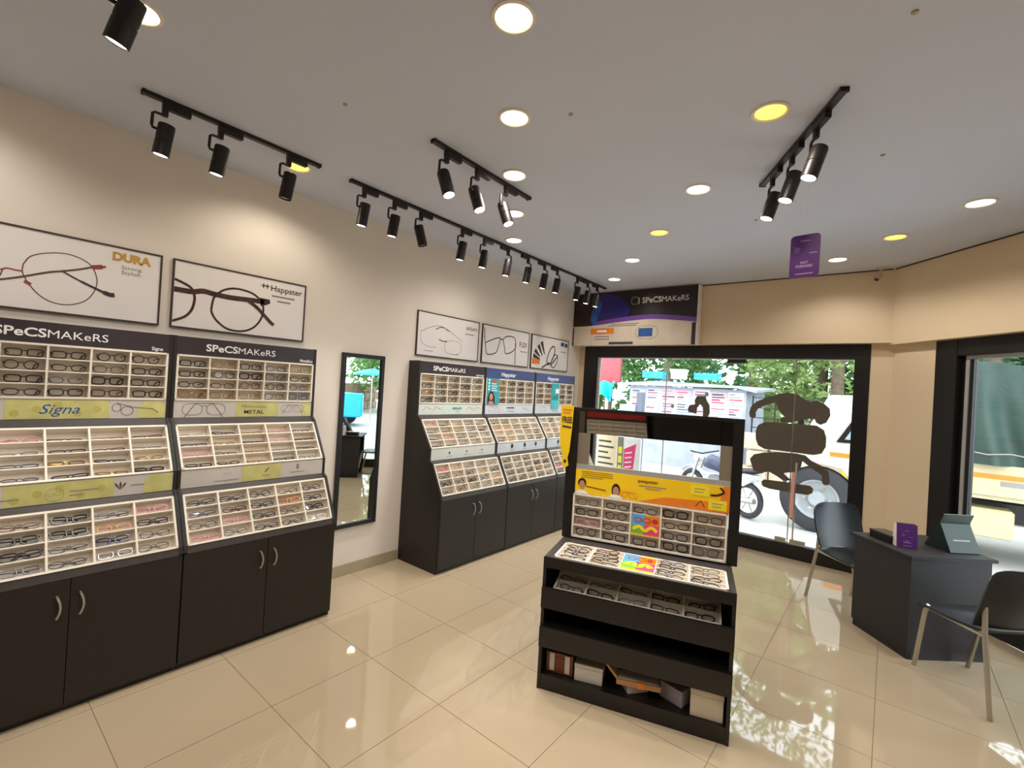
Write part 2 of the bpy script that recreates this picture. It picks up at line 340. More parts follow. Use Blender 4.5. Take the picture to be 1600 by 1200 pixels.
def glasses_parts(shape, folded=False):
    rx, rz, sq, t = SHAPES[shape]; cz = rz+t; X = rx+.0095
    fr = MB()
    for s in (-1, 1): fr.tube(superell(s*X, cz, rx, rz, sq, 18), t*1.25, 5, closed=True)
    fr.tube([(-.0105, 0, cz+.35*rz), (-.005, -.002, cz+.55*rz), (.005, -.002, cz+.55*rz), (.0105, 0, cz+.35*rz)], t*1.2, 5)
    for s in (-1, 1): fr.tube([(s*(X+rx), 0, cz+.45*rz), (s*(X+rx+.004), .003, cz+.5*rz)], t*1.5, 5)
    ln = []
    for s in (-1, 1):
        b = MB(); p = superell(s*X, cz, rx*.97, rz*.97, sq, 18, .0004); b.add(p, [tuple(range(18))]); ln.append(b)
    tp = []
    for s in (-1, 1):
        x = s*(X+rx+.003)
        if folded:
            zt = cz+.5*rz; tp.append(MB().tube([(x, .002, zt), (x-s*.004, .008+.003*s, zt), (x-s*.03, .010+.003*s, zt-.1*rz), (-s*.012, .010+.003*s, zt-.3*rz), (-s*.030, .010+.003*s, zt-.9*rz)], [t*1.1, t*1.1, t*1.1, t*1.1, t*1.3], 5)); continue
        tp.append(MB().tube([(x, .002, cz+.5*rz), (x-s*.004, .03, cz+.42*rz), (x-s*.012, .048, cz+.1*rz), (x-s*.022, .052, t+.001)], [t*1.1, t*1.1, t*1.3, t*1.1], 5))
    return fr, ln, tp
GPROTO = {}; GONE = {}
def glasses_meshes(shape, c, fo=False):
    k = (shape, c, fo)
    if k not in GPROTO:
        fr, ln, tp = glasses_parts(shape, fo); m = gmat(c)
        GPROTO[k] = (fr.mesh('eyeglasses', m, smooth=True), [b.mesh('lens', M_lens, recalc=False) for b in ln], [b.mesh('temple', m, smooth=True) for b in tp])
        one = MB(); fr, ln, tp = glasses_parts(shape, fo)
        for b in [fr]+tp: one.add(b.v, b.f)
        GONE[k] = one.mesh('eyeglasses', m, smooth=True)
    return GPROTO[k], GONE[k]
NG = [0]
def put_glasses(M, shape, c, label, group, detail=True, fo=False):
    (f, ls, ts), one = glasses_meshes(shape, c, fo); NG[0] += 1
    o = bpy.data.objects.new('eyeglasses', f if detail else one); COL.objects.link(o); o.matrix_world = M
    tag(o, label, 'eyeglasses', group)
    if detail:
        for me in ls: q = bpy.data.objects.new('lens', me); COL.objects.link(q); q.parent = o
        for me in ts: q = bpy.data.objects.new('temple', me); COL.objects.link(q); q.parent = o
    return o
ROWS = ['top', 'second', 'third', 'bottom']; NTH = ['first', 'second', 'third', 'fourth', 'fifth']
def frame_matrix(o, a, v, n, jit=0.0, sc=1.0):
    a = Vector(a).normalized(); v = Vector(v).normalized(); n = Vector(n).normalized()
    R_ = Matrix((a, -n, v)).transposed().to_4x4()
    return Matrix.Translation(o) @ R_ @ Matrix.Rotation(jit, 4, 'Z') @ Matrix.Diagonal((sc, sc, sc, 1))
GR = random.Random(11)
def pick(pal): return GR.choice(pal)
PAL_DARK = ['black']*9+['dark brown']*3+['grey']*2+['tortoiseshell', 'navy', 'gold']
PAL_PALE = ['grey', 'silver', 'gold', 'pink', 'dark brown', 'black', 'navy', 'clear', 'dark brown', 'tortoiseshell', 'black', 'gold']
PAL_MIX = ['black']*6+['black', 'dark brown', 'grey', 'gold', 'amber', 'silver', 'tortoiseshell', 'black', 'navy', 'clear', 'pink', 'grey']
SHP = ['rectangular', 'rectangular', 'square', 'oval', 'round', 'wire']
SUBMESH = {}
def tray(parent, o, a, v, w, h, depth=.055, cols=5, rows=4, xform=None, where='', group='', pal=PAL_DARK, detail=True, skip=(), lean=0.0, m=None):
    """white compartment tray: o = lower left corner of its face; a right, v up; returns the tray part"""
    m = m or M_tray
    o = Vector(o); a = Vector(a).normalized(); v = Vector(v).normalized(); n = a.cross(v)
    E_ = .011; t = MB()
    t.obox(o-n*depth, a*w, v*h, n*.005)
    for q in (0, h-E_): t.obox(o+v*q-n*depth, a*w, v*E_, n*(depth+.004))
    for q in (0, w-E_): t.obox(o+a*q-n*depth, a*E_, v*h, n*(depth+.004))
    T = t.build('tray', m, parent)
    cwid = (w-2*E_)/cols; ch = (h-2*E_)/rows
    for r in range(1, rows): MB().obox(o+a*E_+v*(E_+r*ch-.003)-n*(depth-.005), a*(w-2*E_), v*.006, n*(depth-.004)).build('shelf_rail', m, T)
    for c in range(1, cols): MB().obox(o+v*E_+a*(E_+c*cwid-.0045)-n*(depth-.005), a*.009, v*(h-2*E_), n*(depth-.002)).build('divider', m, T)
    X = xform or Matrix.Identity(4); X3 = X.to_3x3()
    for r in range(rows):
        for c in range(cols):
            if (r, c) in skip: continue
            col = pick(pal); sh = pick(SHP)
            p = o+a*(E_+(c+.5)*cwid+GR.uniform(-.012, .004))+v*(E_+(rows-1-r)*ch+.0045)-n*.006
            base = max(ch-.012, .02); hh = 2*(SHAPES[sh][1]+SHAPES[sh][3]); sc = min(1.06, base/hh)
            Mx = frame_matrix(X@p, X3@a, X3@v, X3@n, GR.uniform(-.14, .14), sc) @ Matrix.Rotation(-lean*GR.uniform(.85, 1.1), 4, 'X')
            rn = ROWS[r] if r < rows-1 else 'bottom'
            put_glasses(Mx, sh, col, '%s %s eyeglasses, %s row, %s from left, %s' % (col, sh, rn, NTH[c], where), group, detail, abs(lean) > .1)
    return T

# ------------------------------------------------------------------ wall display cabinets
UW = 0.93
def sheet(pr, m, x0, x1, y0, y1, nm='print_panel', lay=1): pr.rect(nm, m, x0, x1, y0, y1, lay)
def mini_specs(pr, m, cx, cy, w, lw=.0016, temples=True, lay=2):
    r = w*.22
    pr.ring('print', m, cx-w*.27, cy, r, r*.68, lw, lay, 18, 2.6); pr.ring('print', m, cx+w*.27, cy, r, r*.68, lw, lay, 18, 2.6)
    pr.stroke('print', m, [(cx-w*.06, cy+r*.3), (cx, cy+r*.45), (cx+w*.06, cy+r*.3)], lw*1.3, lay)
    if temples:
        pr.stroke('print', m, [(cx-w*.44, cy-r*.9), (cx-w*.2, cy+r*.7), (cx+w*.2, cy+r*.7), (cx+w*.44, cy-r*.9)], lw*1.4, lay)
def cabinet(loc, rz, label, wh, group, style, detail=True, pals=None, skips=((), (), ()), glasses=True, doors=True):
    C = empty('display_cabinet', loc, rz, label=label, cat='display cabinet', group='wall display cabinets')
    X = Matrix.Translation(loc) @ Matrix.Rotation(rz, 4, 'Z')
    U = UW-.003; s = .018
    prof = [(0, 0), (.535, 0), (.535, .655), (.56, .662), (.548, .70), (.408, .972), (.37, .99), (.37, 1.10), (.202, 1.362), (.158, 1.392), (.152, 1.905), (0, 1.905)]
    for y in (0, U-s): MB().prism([(d, y, z) for d, z in prof], (0, s, 0)).build('side_panel', M_lam, C)
    bx('plinth', M_lam, C, .02, .53, s, U-s, 0, .055); bx('back_panel', M_lam, C, 0, .012, s, U-s, .055, 1.9)
    bx('body', M_lam, C, .012, .533, s, U-s, .055, .645)
    for k in (0, 1):
        y0 = .002 if k == 0 else U/2+.0015; y1 = U/2-.0015 if k == 0 else U-.002
        D = bx('door', M_lam, C, .536, .558, y0, y1, .035, .655, bevel=.0015)
        yh = U/2-.042 if k == 0 else U/2+.042; b = -.012 if k == 0 else -.012
        MB().tube([(.558, yh-.006, .472), (.574, yh-.004, .476), (.580, yh+.004, .50), (.582, yh+.007, .525), (.580, yh+.004, .55), (.574, yh-.004, .574), (.558, yh-.006, .578)], .0052, 8).build('handle', M_steel, D, smooth=True)
    MB().prism([(.50, s, .645), (.558, s, .656), (.545, s, .692), (.50, s, .68)], (0, U-2*s, 0)).build('ledge', M_lam2, C)
    MB().prism([(.30, s, .985), (.368, s, .985), (.404, s, .962), (.37, s, .95)], (0, U-2*s, 0)).build('ledge', M_lam2, C)
    MB().prism([(.10, s, 1.388), (.153, s, 1.390), (.199, s, 1.352), (.17, s, 1.335)], (0, U-2*s, 0)).build('ledge', M_lam2, C)
    bx('top_board', M_lam, C, .012, .13, s, U-s, 1.888, 1.904)
    # header
    H = bx('header', style['hdr'], C, .128, .150, s, U-s, 1.793, 1.903)
    pr = Print(H, (.1504, s, 1.793), (0, 1, 0), (0, 0, 1)); L = U-2*s
    pr.rect('print_panel', mat('header_sheen', (66, 56, 64), .3) if style['hdr'] is M_hdr else mat('header_blue_sheen', (76, 90, 142), .3), 0, L, 0, .004, 1)
    if style['title'] == 'logo': logo(pr, M_white, .380, .052, .044, .44)
    else: pr.text(M_white, style['title'], .388, .052, .046, .26, .012)
    if style.get('sub'): pr.text(M_white, style['sub'], L-.06, .018, .020, None, .01)
    pr.done()
    # strips
    S1 = bx('strip', style['s'], C, .132, .153, s, U-s, 1.392, 1.498); S2 = bx('strip', style['s'], C, .345, .367, s, U-s, .988, 1.092)
    if style.get('print'):
        p1 = Print(S1, (.1534, s, 1.392), (0, 1, 0), (0, 0, 1)); p2 = Print(S2, (.3674, s, .988), (0, 1, 0), (0, 0, 1))
        style['print'](p1, p2, L, .105); p1.done(); p2.done()
    else: p1 = None
    pals = pals or (PAL_DARK, PAL_PALE, PAL_MIX)
    a = (0, 1, 0)
    for i, (lo, hi, nm) in enumerate((((.153, 1.500), (.1515, 1.790), 'upright tray'), ((.366, 1.098), (.199, 1.352), 'middle tray'), ((.545, .695), (.404, .960), 'lowest tray'))):
        v = Vector((hi[0]-lo[0], 0, hi[1]-lo[1])); h = v.length
        sk = skips[i] if glasses else [(r, c) for r in range(4) for c in range(5)]
        tray(C, (lo[0], s+.002, lo[1]), a, v, U-2*s-.004, h, xform=X, where=nm+' of '+wh, group=group, pal=pals[i], detail=detail, skip=sk, depth=.055 if i else .062, lean=(0, .82, .35)[i])
    return C
def st_signa(p1, p2, L, h):
    for p in (p1, p2):
        p.rect('print_panel', M_lime, L*.24, L*.70, .002, h-.002); p.poly('print_panel', M_lime, [(L*.85, .002), (L-.004, .002), (L-.004, h-.002), (L*.88, h-.002), (L*.84, h*.5)])
        for k in range(5): p.ell('print', mat('lime_dot', (190, 182, 96), .5), L*(.28+.09*k), h*(.3+.4*((k*7) % 3)/2), .018, .018, 2)
    p1.text(M_blueink, 'Signa', L*.47, h*.52, .050, .16, .0, .35, lay=3)
    p1.ring('print', mat('plum_ink', (110, 60, 66), .5), L*.79, h*.42, .028, .026, .0026, 3); p1.ring('print', MATS['plum_ink'], L*.735, h*.6, .020, .022, .0026, 3)
    p1.stroke('print', MATS['plum_ink'], [(L*.735, h*.85), (L*.82, h*.62), (L*.93, h*.52), (L*.96, h*.3)], .003, 3)
    p2.ring('print', M_inkg, L*.44, h*.4, .034, .034, .0015, 3); mini_specs(p2, M_inkg, L*.44, h*.42, .05, .0012, False, 3)
    p2.stroke('print', M_inkg, [(L*.50, h*.5), (L*.63, h*.5)], .005, 3); p2.stroke('print', M_inkg, [(L*.50, h*.3), (L*.56, h*.3)], .005, 3)
    p2.stroke('print', M_inkg, [(L*.20, h*.35), (L*.30, h*.35)], .005, 3)
    for q in (-.5, 0, .5): p2.poly('print', M_ink, [(L*.73, h*.32), (L*.73+.022*math.sin(q*1.8)-.005, h*.32+.03*math.cos(q)), (L*.73+.03*math.sin(q*1.8), h*.34+.045*math.cos(q)), (L*.73+.022*math.sin(q*1.8)+.005, h*.32+.03*math.cos(q))], 3)
    p2.stroke('print', M_inkg, [(L*.78, h*.5), (L*.85, h*.5)], .005, 3)
def st_metal(p1, p2, L, h):
    p1.rect('print_panel', M_lime, L*.40, L*.72, .002, h-.002); p1.rect('print_panel', M_lime, L*.92, L-.004, .002, h-.002)
    p1.text(M_inkg, 'Minimalistic', L*.535, h*.70, .022, .16, lay=3); p1.text(M_ink, 'METAL', L*.535, h*.34, .026, .13, .012, lay=3)
    mini_specs(p1, M_ink, L*.19, h*.5, .25, .0022, lay=3); mini_specs(p1, M_ink, L*.84, h*.55, .17, .0016, lay=3)
    p2.rect('print_panel', M_lime, L*.38, L*.66, .002, h-.002)
    mini_specs(p2, M_inkg, L*.28, h*.6, .05, .0012, False, 3); p2.stroke('print', M_ink, [(L*.54, h*.5), (L*.57, h*.75)], .006, 3)
    p2.stroke('print', M_inkg, [(L*.2, h*.22), (L*.36, h*.22)], .005, 3); p2.stroke('print', M_inkg, [(L*.52, h*.28), (L*.58, h*.28)], .005, 3)
    p2.rect('print', M_inkg, L*.78, L*.80, h*.5, h*.8, 3); p2.stroke('print', M_inkg, [(L*.73, h*.3), (L*.85, h*.3)], .005, 3)
def st_mint(p1, p2, L, h):
    p1.rect('print_panel', M_mint, L*.34, L*.66, .002, h-.002); p1.text(M_ink, 'atium', L*.57, h*.62, .028, .13, .012, lay=3)
    p1.stroke('print', M_inkg, [(L*.55, h*.3), (L*.61, h*.3)], .004, 3)
    for x in (.06, .2, .72, .86): p1.stroke('print', M_inkg, [(L*x, h*.35), (L*(x+.04), h*.75), (L*(x+.12), h*.5)], .004, 3)
    for x, mm in ((.26, M_ink), (.52, M_inkg), (.77, M_inkg)): p2.ell('print', mm, L*x, h*.55, .012, .012, 3, 10); p2.stroke('print', M_inkg, [(L*(x-.05), h*.25), (L*(x+.05), h*.25)], .004, 3)
def st_hap(p1, p2, L, h):
    mini_specs(p1, M_inkg, L*.18, h*.5, .2, .002, lay=3); p1.stroke('print', M_inkg, [(L*.74, h*.62), (L*.80, h*.66), (L*.9, h*.35)], .004, 3)
    p1.stroke('print', M_ink, [(L*.42, h*.66), (L*.58, h*.66)], .012, 3); p1.stroke('print', M_inkg, [(L*.44, h*.3), (L*.57, h*.3)], .006, 3)
    for x in (.28, .54, .78): p2.ell('print', M_ink, L*x, h*.62, .022, .026, 3, 14); p2.stroke('print', M_inkg, [(L*(x-.05), h*.2), (L*(x+.05), h*.2)], .004, 3)
SIG = dict(hdr=M_hdr, title='logo', sub='Signa', s=M_strip, print=st_signa); MET = dict(hdr=M_hdr, title='logo', sub='Metallics', s=M_strip, print=st_metal)
LIG = dict(hdr=M_hdr, title='logo', sub='Lightweight', s=mat('strip_pale', (216, 220, 214), .5), print=st_mint)
HAP = dict(hdr=M_hdrb, title='Happster', sub=None, s=mat('strip_cool', (208, 214, 222), .5), print=st_hap)
col0 = [(r, 0) for r in range(4)]
cabinet((0, -1.16, 0), 0, 'dark display cabinet cut by the left edge, lime green strips', 'cabinet at left edge', 'eyeglasses in the nearest cabinet', SIG)
cabinet((0, -.23, 0), 0, 'dark display cabinet with grey strips, left of the mirror', 'cabinet left of mirror', 'eyeglasses in the cabinet beside the mirror', MET)
c3 = cabinet((0, 1.715, 0), 0, 'dark display cabinet just right of the wall mirror', 'cabinet right of mirror', 'eyeglasses in the first far cabinet', LIG, detail=False)
sk_w = [(r, 0) for r in range(4)]; sk_c = [(r, 2) for r in range(4)]
c4 = cabinet((0, 2.645, 0), 0, 'middle far display cabinet with blue header and teal promo card', 'teal card cabinet', 'eyeglasses in the second far cabinet', HAP, detail=False, pals=(PAL_DARK, PAL_MIX, PAL_DARK), skips=(sk_w, (), ()))
hid = [(r, c) for r in range(4) for c in (2, 3, 4)]; hid3 = [(r, c) for r in range(4) for c in (2, 3, 4)]
c5 = cabinet((0, 3.575, 0), 0, 'farthest display cabinet with blue header beside the street window', 'farthest cabinet', 'eyeglasses in the third far cabinet', HAP, detail=False, skips=(sk_c, hid, hid3))
RED = dict(hdr=M_hdr, title='logo', sub=None, s=M_red, print=None)
cabinet((3.36, YR+.005, 0), math.pi/2, 'display cabinet with red strips behind the camera, seen only in the stand mirror', 'rear cabinet', '', RED, detail=False, glasses=False)
rc = empty('cupboard', (3.40, YR+.005, 0), label='plain dark cupboard added behind the camera to darken the stand mirror reflection', cat='cupboard')
bx('body', M_black, rc, 0, 1.95, 0, .42, 0, 2.2); bx('door', M_lam, rc, .01, .97, .42, .44, .05, 2.18); bx('door', M_lam, rc, .98, 1.94, .42, .44, .05, 2.18)  # added behind the camera so the stand mirror reflects something dark
# promo cards on the far cabinets
cp = empty('promo_card', (.156, 2.68, 1.50), label='teal promo card picturing a person with dark hair, on the blue cabinet', cat='promo card')
bx('card', M_teal, cp, 0, .004, 0, .20, 0, .29)
p = Print(cp, (.0045, 0, 0), (0, 1, 0), (0, 0, 1))
p.poly('hair', mat('hair_print', (38, 26, 24), .5), [(.015, .0), (.008, .06), (.03, .125), (.065, .15), (.10, .135), (.13, .08), (.135, 0)], 1)
p.ell('face', M_skin, .068, .085, .028, .038, 2); p.poly('print', mat('dusty_pink', (206, 130, 130), .5), [(.02, 0), (.04, .035), (.1, .035), (.12, 0)], 3)
p.rect('print', mat('rust_print', (190, 84, 50), .5), .06, .16, .245, .275, 1)
for k in range(4): p.rect('print', M_white, .07, .17 if k % 2 else .15, .225-.025*k, .234-.025*k, 1)
for k in range(4): p.ell('print', M_white, .025, .27-.035*k, .014, .014, 1, 8)
p.done()
cp = empty('promo_card', (.156, 3.94, 1.455), label='plain cyan promo card standing in the farthest cabinet', cat='promo card')
bx('card', M_teal, cp, 0, .004, 0, .17, 0, .33); p = Print(cp, (.0045, 0, 0), (0, 1, 0), (0, 0, 1))
p.rect('print', M_white, .09, .17, .20, .26, 1); p.rect('print', mat('cyan_print', (60, 190, 200), .5), 0, .17, 0, .11, 1); p.rect('print', mat('deep_teal', (30, 130, 140), .5), .03, .14, .12, .17, 1); p.done()

# ------------------------------------------------------------------ wall mirror
mr = empty('wall_mirror', (0, 1.0, .415), label='tall narrow black framed mirror on the side wall', cat='mirror')
for a in ((0, .42, 0, .035), (0, .42, 1.465, 1.5)): bx('frame_rail', M_black, mr, 0, .03, a[0], a[1], a[2], a[3], bevel=.002)
for a in ((0, .035), (.385, .42)): bx('frame_stile', M_black, mr, 0, .03, a[0], a[1], .035, 1.465, bevel=.002)
bx('mirror_glass', M_mirror, mr, .006, .014, .035, .385, .035, 1.465)

# ------------------------------------------------------------------ wall posters
def poster(y, label, draw, w=.876, h=.44, z=1.962):
    P = empty('wall_poster', (0, y, z), label=label, cat='poster', group='framed posters above the cabinets')
    bx('sheet', M_poster, P, 0, .012, .008, w-.008, .008, h-.008)
    for a in ((0, w, 0, .010), (0, w, h-.010, h), (0, .010, .010, h-.010), (w-.010, w, .010, h-.010)): bx('frame_strip', M_pframe, P, 0, .016, a[0], a[1], a[2], a[3])
    pr = Print(P, (.0125, 0, 0), (0, 1, 0), (0, 0, 1)); draw(pr, w, h); pr.done()
def curve(pts, n=6):           # Catmull-Rom
    out = []; q = [pts[0]]+list(pts)+[pts[-1]]
    for i in range(1, len(q)-2):
        for k in range(n):
            t = k/n; o = []
            for d in (0, 1):
                a, b, c, e = q[i-1][d], q[i][d], q[i+1][d], q[i+2][d]
                o.append(.5*(2*b+(c-a)*t+(2*a-5*b+4*c-e)*t*t+(3*b-a-3*c+e)*t**3))
            out.append(tuple(o))
    return out+[pts[-1]]
def d_dura(p, w, h):
    rd = mat('red_ink', (150, 62, 52), .5); br = mat('brown_ink', (92, 66, 58), .5)
    ring = [(.272, .242), (.302, .294), (.381, .33), (.458, .337), (.534, .305), (.569, .23), (.562, .155), (.524, .092), (.458, .058), (.393, .06), (.336, .093), (.291, .153), (.271, .2), (.272, .242)]
    p.stroke('print', br, curve(ring), .005, 1)
    p.stroke('print', br, curve([(.02, .28), (.0, .2), (.03, .1), (.10, .06), (.16, .10), (.19, .16), (.20, .20)][2:]), .005, 1)
    p.stroke('print', rd, curve([(.191, .194), (.213, .207), (.242, .205), (.271, .204)]), .007, 2)
    p.stroke('print', br, curve([(.04, .09), (.193, .144), (.266, .173), (.367, .22), (.423, .239), (.495, .266), (.562, .298)]), .010, 2)
    p.stroke('print', rd, [(.545, .289), (.59, .302)], .024, 3); p.stroke('print', br, [(.588, .302), (.606, .306)], .010, 3); p.stroke('print', rd, [(.28, .155), (.305, .14)], .016, 3)
    p.stroke('print', M_ink, curve([(.423, .239), (.484, .207), (.561, .173), (.627, .148), (.652, .150)]), [.008]*8+[.012]*8+[.024]*9, 3)
    p.text(M_gold, 'DURA', .726, .380, .046, .187, .055); p.text(M_inkg, 'Strong.', .728, .322, .02, .1); p.text(M_inkg, 'Stylish.', .728, .292, .02, .1)
def d_hap(p, w, h):
    ring = [(.229, .142), (.234, .20), (.248, .243), (.299, .294), (.379, .319), (.486, .305), (.55, .253), (.565, .185), (.542, .111), (.49, .052), (.417, .025), (.334, .031), (.272, .072), (.241, .111), (.229, .142)]
    p.stroke('print', M_tort, curve(ring), .014, 1)
    p.stroke('print', M_tort, curve([(.012, .310), (.064, .292), (.101, .273), (.122, .241), (.128, .189), (.113, .123), (.076, .075), (.012, .040)]), .016, 1)
    p.stroke('print', M_tort, curve([(.012, .246), (.111, .246), (.175, .262), (.242, .255), (.342, .25), (.467, .256), (.567, .258)]), .034, 2)
    p.poly('print', M_tort, [(.535, .285), (.606, .283), (.612, .255), (.575, .235), (.545, .225)], 2)
    p.stroke('print', M_tort, curve([(.445, .255), (.513, .215), (.572, .163), (.621, .117), (.645, .100)]), .024, 3)
    p.text(M_ink, 'H', .57, .378, .034, .034, .012); p.stroke('lettering', M_ink, [(.54, .378), (.60, .378)], .006, 2)
    p.text(M_ink, 'Happster', .728, .372, .042, .235, .010); p.stroke('print', M_inkg, [(.62, .315), (.79, .315)], .012, 1); p.stroke('print', M_inkg, [(.66, .28), (.76, .28)], .012, 1)
def d_atium(p, w, h):
    p.stroke('print', M_inkg, curve([(.04, .23), (.14, .28), (.28, .32), (.42, .29), (.55, .23), (.62, .19)]), .005, 1)
    p.stroke('print', M_ink, [(.24, .28), (.30, .31), (.36, .31), (.42, .28)], .008, 2)
    p.stroke('print', M_inkg, curve([(.05, .22), (.06, .14), (.14, .10), (.26, .10)]), .004, 1); p.ring('print', M_inkg, .49, .12, .12, .07, .004, 1, 30, 2.6)
    p.stroke('print', M_ink, [(.29, .185), (.34, .17), (.40, .175)], .010, 2); p.stroke('print', M_inkg, [(.1, .055), (.22, .055)], .006, 1); p.stroke('print', M_inkg, [(.48, .05), (.57, .05)], .006, 1)
    p.text(mat('bronze_ink', (130, 112, 90), .5), 'atium', .755, .355, .045, .17, .015); p.stroke('print', M_inkg, [(.66, .285), (.80, .285)], .010, 1)
def d_flex(p, w, h):
    p.stroke('print', M_ink, curve([(.03, .40), (.04, .29), (.06, .20), (.08, .12), (.12, .10), (.24, .13), (.28, .20), (.31, .30), (.28, .31), (.18, .28), (.06, .23)]), .012, 1)
    p.stroke('print', M_ink, curve([(.31, .30), (.36, .30), (.42, .34), (.55, .35), (.60, .30), (.60, .22), (.52, .16), (.42, .14), (.40, .20), (.36, .30)]), .012, 1)
    p.stroke('print', M_ink, curve([(.60, .28), (.605, .15), (.61, .02)]), .012, 1)
    p.text(mat('indigo_ink', (74, 78, 140), .5), 'FLEX', .76, .275, .06, .16, .01); p.stroke('print', M_inkg, [(.70, .19), (.84, .19)], .010, 1)
def d_clip(p, w, h):
    p.ring('print', M_ink, .45, .20, .06, .14, .018, 1, 30, 2.2, -.5); p.ring('print', M_ink, .54, .13, .06, .10, .014, 1, 30, 2.2, -.6)
    for a in (((.15, .31), (.25, .18)), ((.05, .17), (.20, .13)), ((.22, .36), (.30, .20)), ((.08, .24), (.2, .16))): p.stroke('print', M_ink, [a[0], a[1]], [.06, .015], 2)
    p.stroke('print', M_ink, [(.45, .06), (.62, .21)], .02, 2); p.rect('print', M_org, .03, .20, .06, .13, 1); p.stroke('print', M_ink, [(.25, .02), (.42, .10)], .02, 2)
    p.rect('print', M_blueink, .68, .76, .35, .40, 1); p.rect('print', M_blueink, .78, .85, .345, .395, 1); p.stroke('print', M_inkg, [(.68, .27), (.83, .27)], .010, 1)
poster(-1.155, 'framed poster of a thin wire spectacle at the left edge', d_dura); poster(-.222, 'framed poster of a tortoiseshell spectacle, left of the mirror', d_hap)
poster(1.775, 'framed poster of pale rimless glasses above the cabinet right of the mirror', d_atium); poster(2.708, 'framed poster of dark angular glasses, middle of three far posters', d_flex)
poster(3.636, 'framed poster of crossed dark glasses with orange print, farthest on the wall', d_clip)

# ------------------------------------------------------------------ centre display stand
A = Vector((2.108, 1.078, 0)); ANG = math.atan2(.297, .955)
STX = Matrix.Translation(A) @ Matrix.Rotation(ANG, 4, 'Z')
st = empty('display_stand', A, ANG, label='black free standing display stand with yellow header in the room centre', cat='display stand')
for x in (0, .982): bx('side_panel', M_black, st, x, x+.018, .002, .86, 0, .748)
bx('kick_board', M_black, st, .018, .982, .006, .024, 0, .085); bx('shelf', M_black, st, .018, .982, .024, .42, .065, .083)
bx('divider_panel', M_black, st, .018, .982, .42, .438, 0, .74)
bx('front_board', M_black, st, 0, 1.0, -.012, .006, .245, .36, bevel=.002); bx('front_board', M_black, st, 0, 1.0, -.012, .006, .465, .583, bevel=.002)
bx('shelf', M_black, st, .018, .982, .006, .42, .355, .365); bx('lip_board', M_black, st, 0, 1.0, -.002, .012, .692, .752, bevel=.002)
bx('rear_board', M_black, st, 0, 1.0, .846, .86, 0, .75)
# table top around the flat tray
for a in ((0, .05, .012, .42), (.968, 1.0, .012, .42), (.05, .968, .295, .42), (0, 1.0, .44, .846)): bx('top_board', M_lam2, st, a[0], a[1], a[2], a[3], .732, .750)
# upright panel
for a in ((-.012, .058), (.972, 1.028)): bx('post', M_black, st, a[0], a[1], .415, .445, .752, 1.60, bevel=.002)
bx('top_rail', M_black, st, .058, .972, .415, .445, 1.578, 1.60, bevel=.002); bx('mid_rail', M_alu, st, .058, .972, .420, .442, 1.203, 1.235)
bx('side_board', mat('taupe_board', (128, 116, 98), .5), st, .058, .135, .424, .438, 1.235, 1.437); bx('side_board', MATS['taupe_board'], st, .908, .972, .424, .438, 1.235, 1.437)
MB().obox((.058, .424, 1.437), (.914, 0, 0), (0, .010, 0), (0, .0013, .141)).build('mirror_strip', mat('dark_mirror', (170, 165, 160), .02, 1.0, var=0), st)
Hd = bx('header_board', M_yel, st, .058, .972, .418, .432, 1.047, 1.203)
p = Print(Hd, (.058, .4175, 1.047), (1, 0, 0), (0, 0, 1))
p.poly('print', M_org, [(.40, .0), (.85, 0), (.914, 0), (.914, .156), (.88, .156), (.86, .06), (.55, .045)], 1)
p.text(mat('maroon_ink', (90, 40, 20), .5), 'peepster', .455, .128, .020, .12, .015)
p.stroke('print', M_inkg, [(.40, .098), (.56, .098)], .006, 2); p.stroke('print', M_inkg, [(.44, .084), (.53, .084)], .005, 2)
for k in range(4): p.stroke('print', mat('olive_ink', (150, 120, 30), .5), [(.04, .144-.012*k), (.24 if k < 3 else .18, .144-.012*k)], .004, 2)
p.stroke('print', MATS['maroon_ink'], [(.07, .05), (.20, .038)], .006, 2)
for cx, cy, long in ((.045, .058, 0), (.262, .045, 1)):
    p.ell('hair', MATS['hair_print'], cx, cy+(.012 if not long else .004), .027, .030 if not long else .042, 2); p.ell('face', M_skin, cx, cy, .019, .027, 3)
    p.poly('print', M_white, [(cx-.05, 0), (cx-.02, .022), (cx+.02, .022), (cx+.05, 0)], 4)
for x0, y0 in ((.70, .085), (.80, .01)): p.rect('print', M_yel2, x0, x0+.10, y0, y0+.06, 3); p.stroke('print', M_inkg, [(x0+.02, y0+.038), (x0+.08, y0+.038)], .005, 4); p.stroke('print', M_inkg, [(x0+.02, y0+.02), (x0+.07, y0+.02)], .005, 4)
p.stroke('print', mat('maroon2_ink', (70, 26, 20), .5), curve([(.81, .095), (.85, .10), (.88, .12), (.86, .145)]), .012, 4)
p.stroke('print', M_ink, [(.73, .02), (.76, .055), (.78, .02)], .005, 4); mini_specs(p, M_org, .34, .03, .12, .003, True, 3)
p.done()
mid = [(r, 2) for r in range(4)]
tray(st, (.05, .418, .762), (1, 0, 0), (0, 0, 1), .918, .282, depth=.05, xform=STX, where='upright tray of black stand', group='eyeglasses on the centre stand', pal=PAL_DARK+['pink', 'clear'], skip=[(1, 2), (2, 2)])
tray(st, (.053, .013, .756), (1, 0, 0), (0, 1, 0.0), .912, .278, depth=.035, xform=STX, where='flat tray of black stand', group='eyeglasses on the centre stand', lean=-.32, pal=['black', 'black', 'dark brown', 'grey', 'tortoiseshell', 'navy'], skip=[(0, 2), (1, 2), (2, 2), (3, 2)])
v3 = Vector((0, .15, .045))
